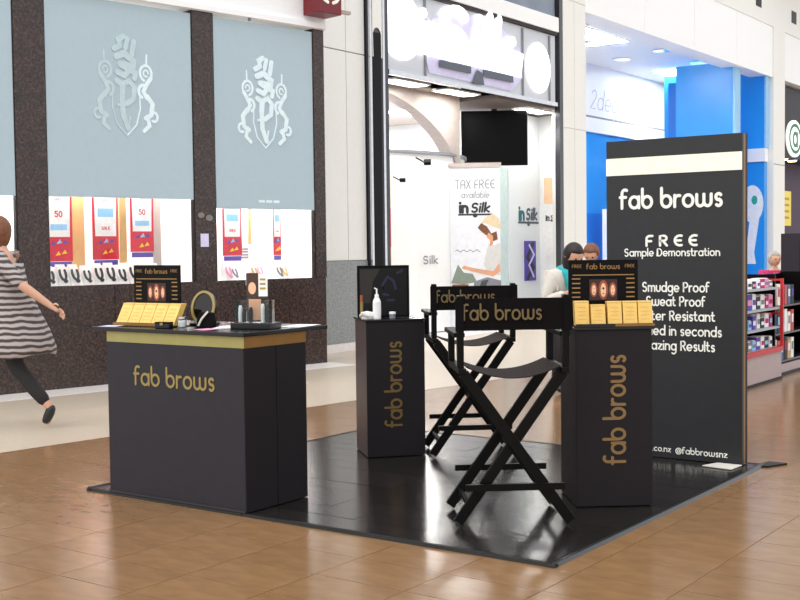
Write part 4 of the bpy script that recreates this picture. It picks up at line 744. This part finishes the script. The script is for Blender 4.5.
def person(label, loc, rz, J, top, legs, hair, hair_len, face=0, nod=0, dress=False, extra=None):
    t = thing('person', label, 'person', loc, rz)
    pel, ch, nk, hd = J['pelvis'], J['chest'], J['neck'], J['head']
    body = [[(pel, (.15, .11)), (mixpt(pel, ch, .5), (.125, .095)), (ch, (.15, .105)), (nk, .055), (mixpt(nk, hd, .6), .052)]]
    tops = [[(mixpt(pel, ch, -.12), (.165, .125)), (mixpt(pel, ch, .5), (.145, .115)), (ch, (.165, .12)), (mixpt(ch, nk, .75), (.08, .07))]]
    for s_ in ('L', 'R'):
        sh, el, wr = J['sh'+s_], J['el'+s_], J['wr'+s_]
        body.append([(ch, .15), (sh, .06), (mixpt(sh, el, .5), .047), (el, .04), (mixpt(el, wr, .35), .038), (wr, .026)])
        tops.append([(ch, .16), (sh, .075), (mixpt(sh, el, .5), .062), (el, .055)] + ([] if dress else [(mixpt(el, wr, .5), .048), (mixpt(el, wr, .88), .042)]))
        body += hand(wr, Vector(wr)-Vector(el), J.get('thumb'+s_, (1, 0, 0)))
        hp, kn, an, toe = J['hip'+s_], J['kn'+s_], J['an'+s_], J['toe'+s_]
        body.append([(pel, .15), (hp, .095), (mixpt(hp, kn, .5), .078), (kn, .055), (mixpt(kn, an, .3), .056), (an, .036), (toe, (.04, .025))])
    tm = skin_mesh(body, 1); hm, mt = head_mesh(Vector(hd), .118, face, nod); bme = join_meshes('body', [tm, hm]); mesh_obj('body', bme, skin_m, t, True)
    cm = skin_mesh(tops, 2); cm.materials.clear(); mesh_obj('top', cm, top, t, True)
    for s_ in ('L', 'R'):
        hp, kn, an, toe = J['hip'+s_], J['kn'+s_], J['an'+s_], J['toe'+s_]
        lm = skin_mesh([[(mixpt(pel, hp, .5), .13), (hp, .112), (mixpt(hp, kn, .5), .092), (kn, .07), (mixpt(kn, an, .4), .066), (mixpt(kn, an, .9), .055)]], 1); lm.materials.clear(); mesh_obj('trouser_leg', lm, legs, t, True)
        sm = skin_mesh([[(mixpt(kn, an, .93), .045), (an, .05), (mixpt(an, toe, .5), (.052, .045)), (toe, (.046, .032))]], 1); sm.materials.clear(); mesh_obj('shoe', sm, shoe_m, t, True)
    bm = bmesh.new(); bmesh.ops.create_uvsphere(bm, u_segments=20, v_segments=14, radius=1.0)
    for v in bm.verts:
        x, y, z = v.co; x = x*.95-.07; y *= .82; z = z*1.04+.06
        if x > .45 and z < .45: x = .45-(x-.45)*.2
        if z < -.1: z = -.1+(z+.1)*(hair_len); x -= .12*(x > 0)
        v.co = (x, y, z)
    bm.transform(mt); hme = bpy.data.meshes.new('hair'); bm.to_mesh(hme); bm.free(); mesh_obj('hair', hme, hair, t, True)
    e = MB()
    for s_ in (-1, 1):
        c = mt @ Vector((.80, s_*.26, .02)); e.lathe([(0, -.012), (.009, -.008), (.012, 0), (.009, .008), (0, .012)], c, 8)
    e.build('eyes', eye_dark, t); mo = MB(); c = mt @ Vector((.76, 0, -.48)); mo.lathe([(0, -.007), (.016, -.003), (.016, .003), (0, .006)], c, 10); mo.build('mouth', lip, t)
    if extra: extra(t)
    return t
# walker in striped dress, stepping to the left, near arm trailing
J = dict(pelvis=(0, 0, .96), chest=(.03, 0, 1.30), neck=(.05, 0, 1.46), head=(.08, 0, 1.605), shL=(.02, .17, 1.38), elL=(-.2, .24, 1.16), wrL=(-.41, .22, 1.0), shR=(.03, -.17, 1.38), elR=(.12, -.25, 1.12), wrR=(.28, -.22, .98),
         hipL=(0, .09, .9), knL=(-.08, .1, .5), anL=(-.36, .1, .16), toeL=(-.30, .1, .035), hipR=(0, -.09, .9), knR=(.2, -.09, .52), anR=(.26, -.09, .085), toeR=(.42, -.09, .035), thumbL=(0, .3, 1), thumbR=(0, -.3, 1))
def dress_skirt(t):
    rings = []
    for z, rx, ry, cx in ((1.34, .15, .19, .03), (1.15, .17, .18, .01), (.98, .22, .2, -.02), (.8, .28, .24, -.05), (.66, .31, .26, -.07), (.6, .3, .25, -.07)):
        rings.append([(cx+rx*math.cos(2*math.pi*k/32)*(1+.05*math.cos(5*2*math.pi*k/32)*(1.3-z)), ry*math.sin(2*math.pi*k/32), z+.03*math.sin(3*2*math.pi*k/32)*(1.34-z)) for k in range(32)])
    part('dress', stripe_m, t, lambda m: m.loft(rings), smooth=True)
person('walking person in grey striped dress at the left edge', turned(8, 9.55), yaw+math.pi, J, stripe_m, trouser, hair_brown, 1.5, dress=True, extra=dress_skirt)
# woman in cream cardigan and teal scarf, looking down
J = dict(pelvis=(-.08, 0, .84), chest=(.02, 0, 1.10), neck=(.08, 0, 1.22), head=(.145, 0, 1.335), shL=(.02, .16, 1.14), elL=(.04, .22, .92), wrL=(.22, .1, .97), shR=(.02, -.16, 1.14), elR=(.0, -.24, .9), wrR=(.2, -.1, .98),
         hipL=(-.06, .09, .8), knL=(.03, .1, .45), anL=(-.04, .1, .075), toeL=(.1, .1, .03), hipR=(-.06, -.09, .8), knR=(.05, -.1, .45), anR=(-.02, -.1, .075), toeR=(.12, -.1, .03), thumbL=(0, -.3, 1), thumbR=(0, .3, 1))
def scarf(t):
    part('scarf', teal, t, lambda m: [m.tube([(.02, .09, 1.2), (.12, .05, 1.17), (.15, .04, 1.0), (.15, .06, .82)], [.035, .05, .055, .05], 10), m.tube([(.02, -.09, 1.2), (.12, -.05, 1.16), (.145, -.02, 1.0), (.14, -.02, .86)], [.035, .05, .05, .045], 10), m.tube([(.02, -.09, 1.2), (-.03, 0, 1.22), (.02, .09, 1.2)], .035, 10)], smooth=True)
person('woman in cream cardigan and teal scarf looking down', turned(566, 11.4), yaw-R(66), J, cardigan, trouser, hair_black, 1.9, nod=R(25), extra=scarf)
# person bending behind the display board
J2 = dict(J); person('person with short brown hair bending behind the display board', turned(594, 14.0), yaw-R(110), J2, shirt_blue, trouser, hair_brown, .8, nod=R(30))
# woman in magenta jacket seated beyond the red shelf
J = dict(pelvis=(0, 0, .56), chest=(.03, 0, .90), neck=(.04, 0, 1.04), head=(.06, 0, 1.19), shL=(.02, .16, .97), elL=(.06, .22, .72), wrL=(.26, .1, .7), shR=(.02, -.16, .97), elR=(.06, -.22, .72), wrR=(.26, -.1, .7),
         hipL=(.03, .09, .54), knL=(.42, .1, .5), anL=(.42, .1, .085), toeL=(.56, .1, .035), hipR=(.03, -.09, .54), knR=(.42, -.1, .5), anR=(.42, -.1, .085), toeR=(.56, -.1, .035), thumbL=(0, -.3, 1), thumbR=(0, .3, 1))
def shirt(t): part('shirt_front', paper, t, lambda m: m.loft([[(.13, -.04, .68), (.14, .04, .68), (.15, .04, .68), (.15, -.04, .68)], [(.13, -.06, .98), (.13, .06, .98), (.155, .06, .98), (.155, -.06, .98)]]))
person('grey haired person in magenta jacket beyond the red framed shelf', turned(773, 18.0), yaw-R(80), J, magenta, trouser, hair_grey, 1.0, extra=shirt)
c = turned(773, 18.0); t = thing('stool', 'low stool under the person in magenta jacket', 'stool', (c[0], c[1], 0)); part('seat', dark_steel, t, lambda m: m.lathe([(0, .40), (.17, .40), (.17, .43), (0, .43)])); 
for q in range(4): part('leg', dark_steel, t, lambda m: m.bar((.11*math.cos(q*1.57+.8), .11*math.sin(q*1.57+.8), .4), (.16*math.cos(q*1.57+.8), .16*math.sin(q*1.57+.8), 0), .025, .025))
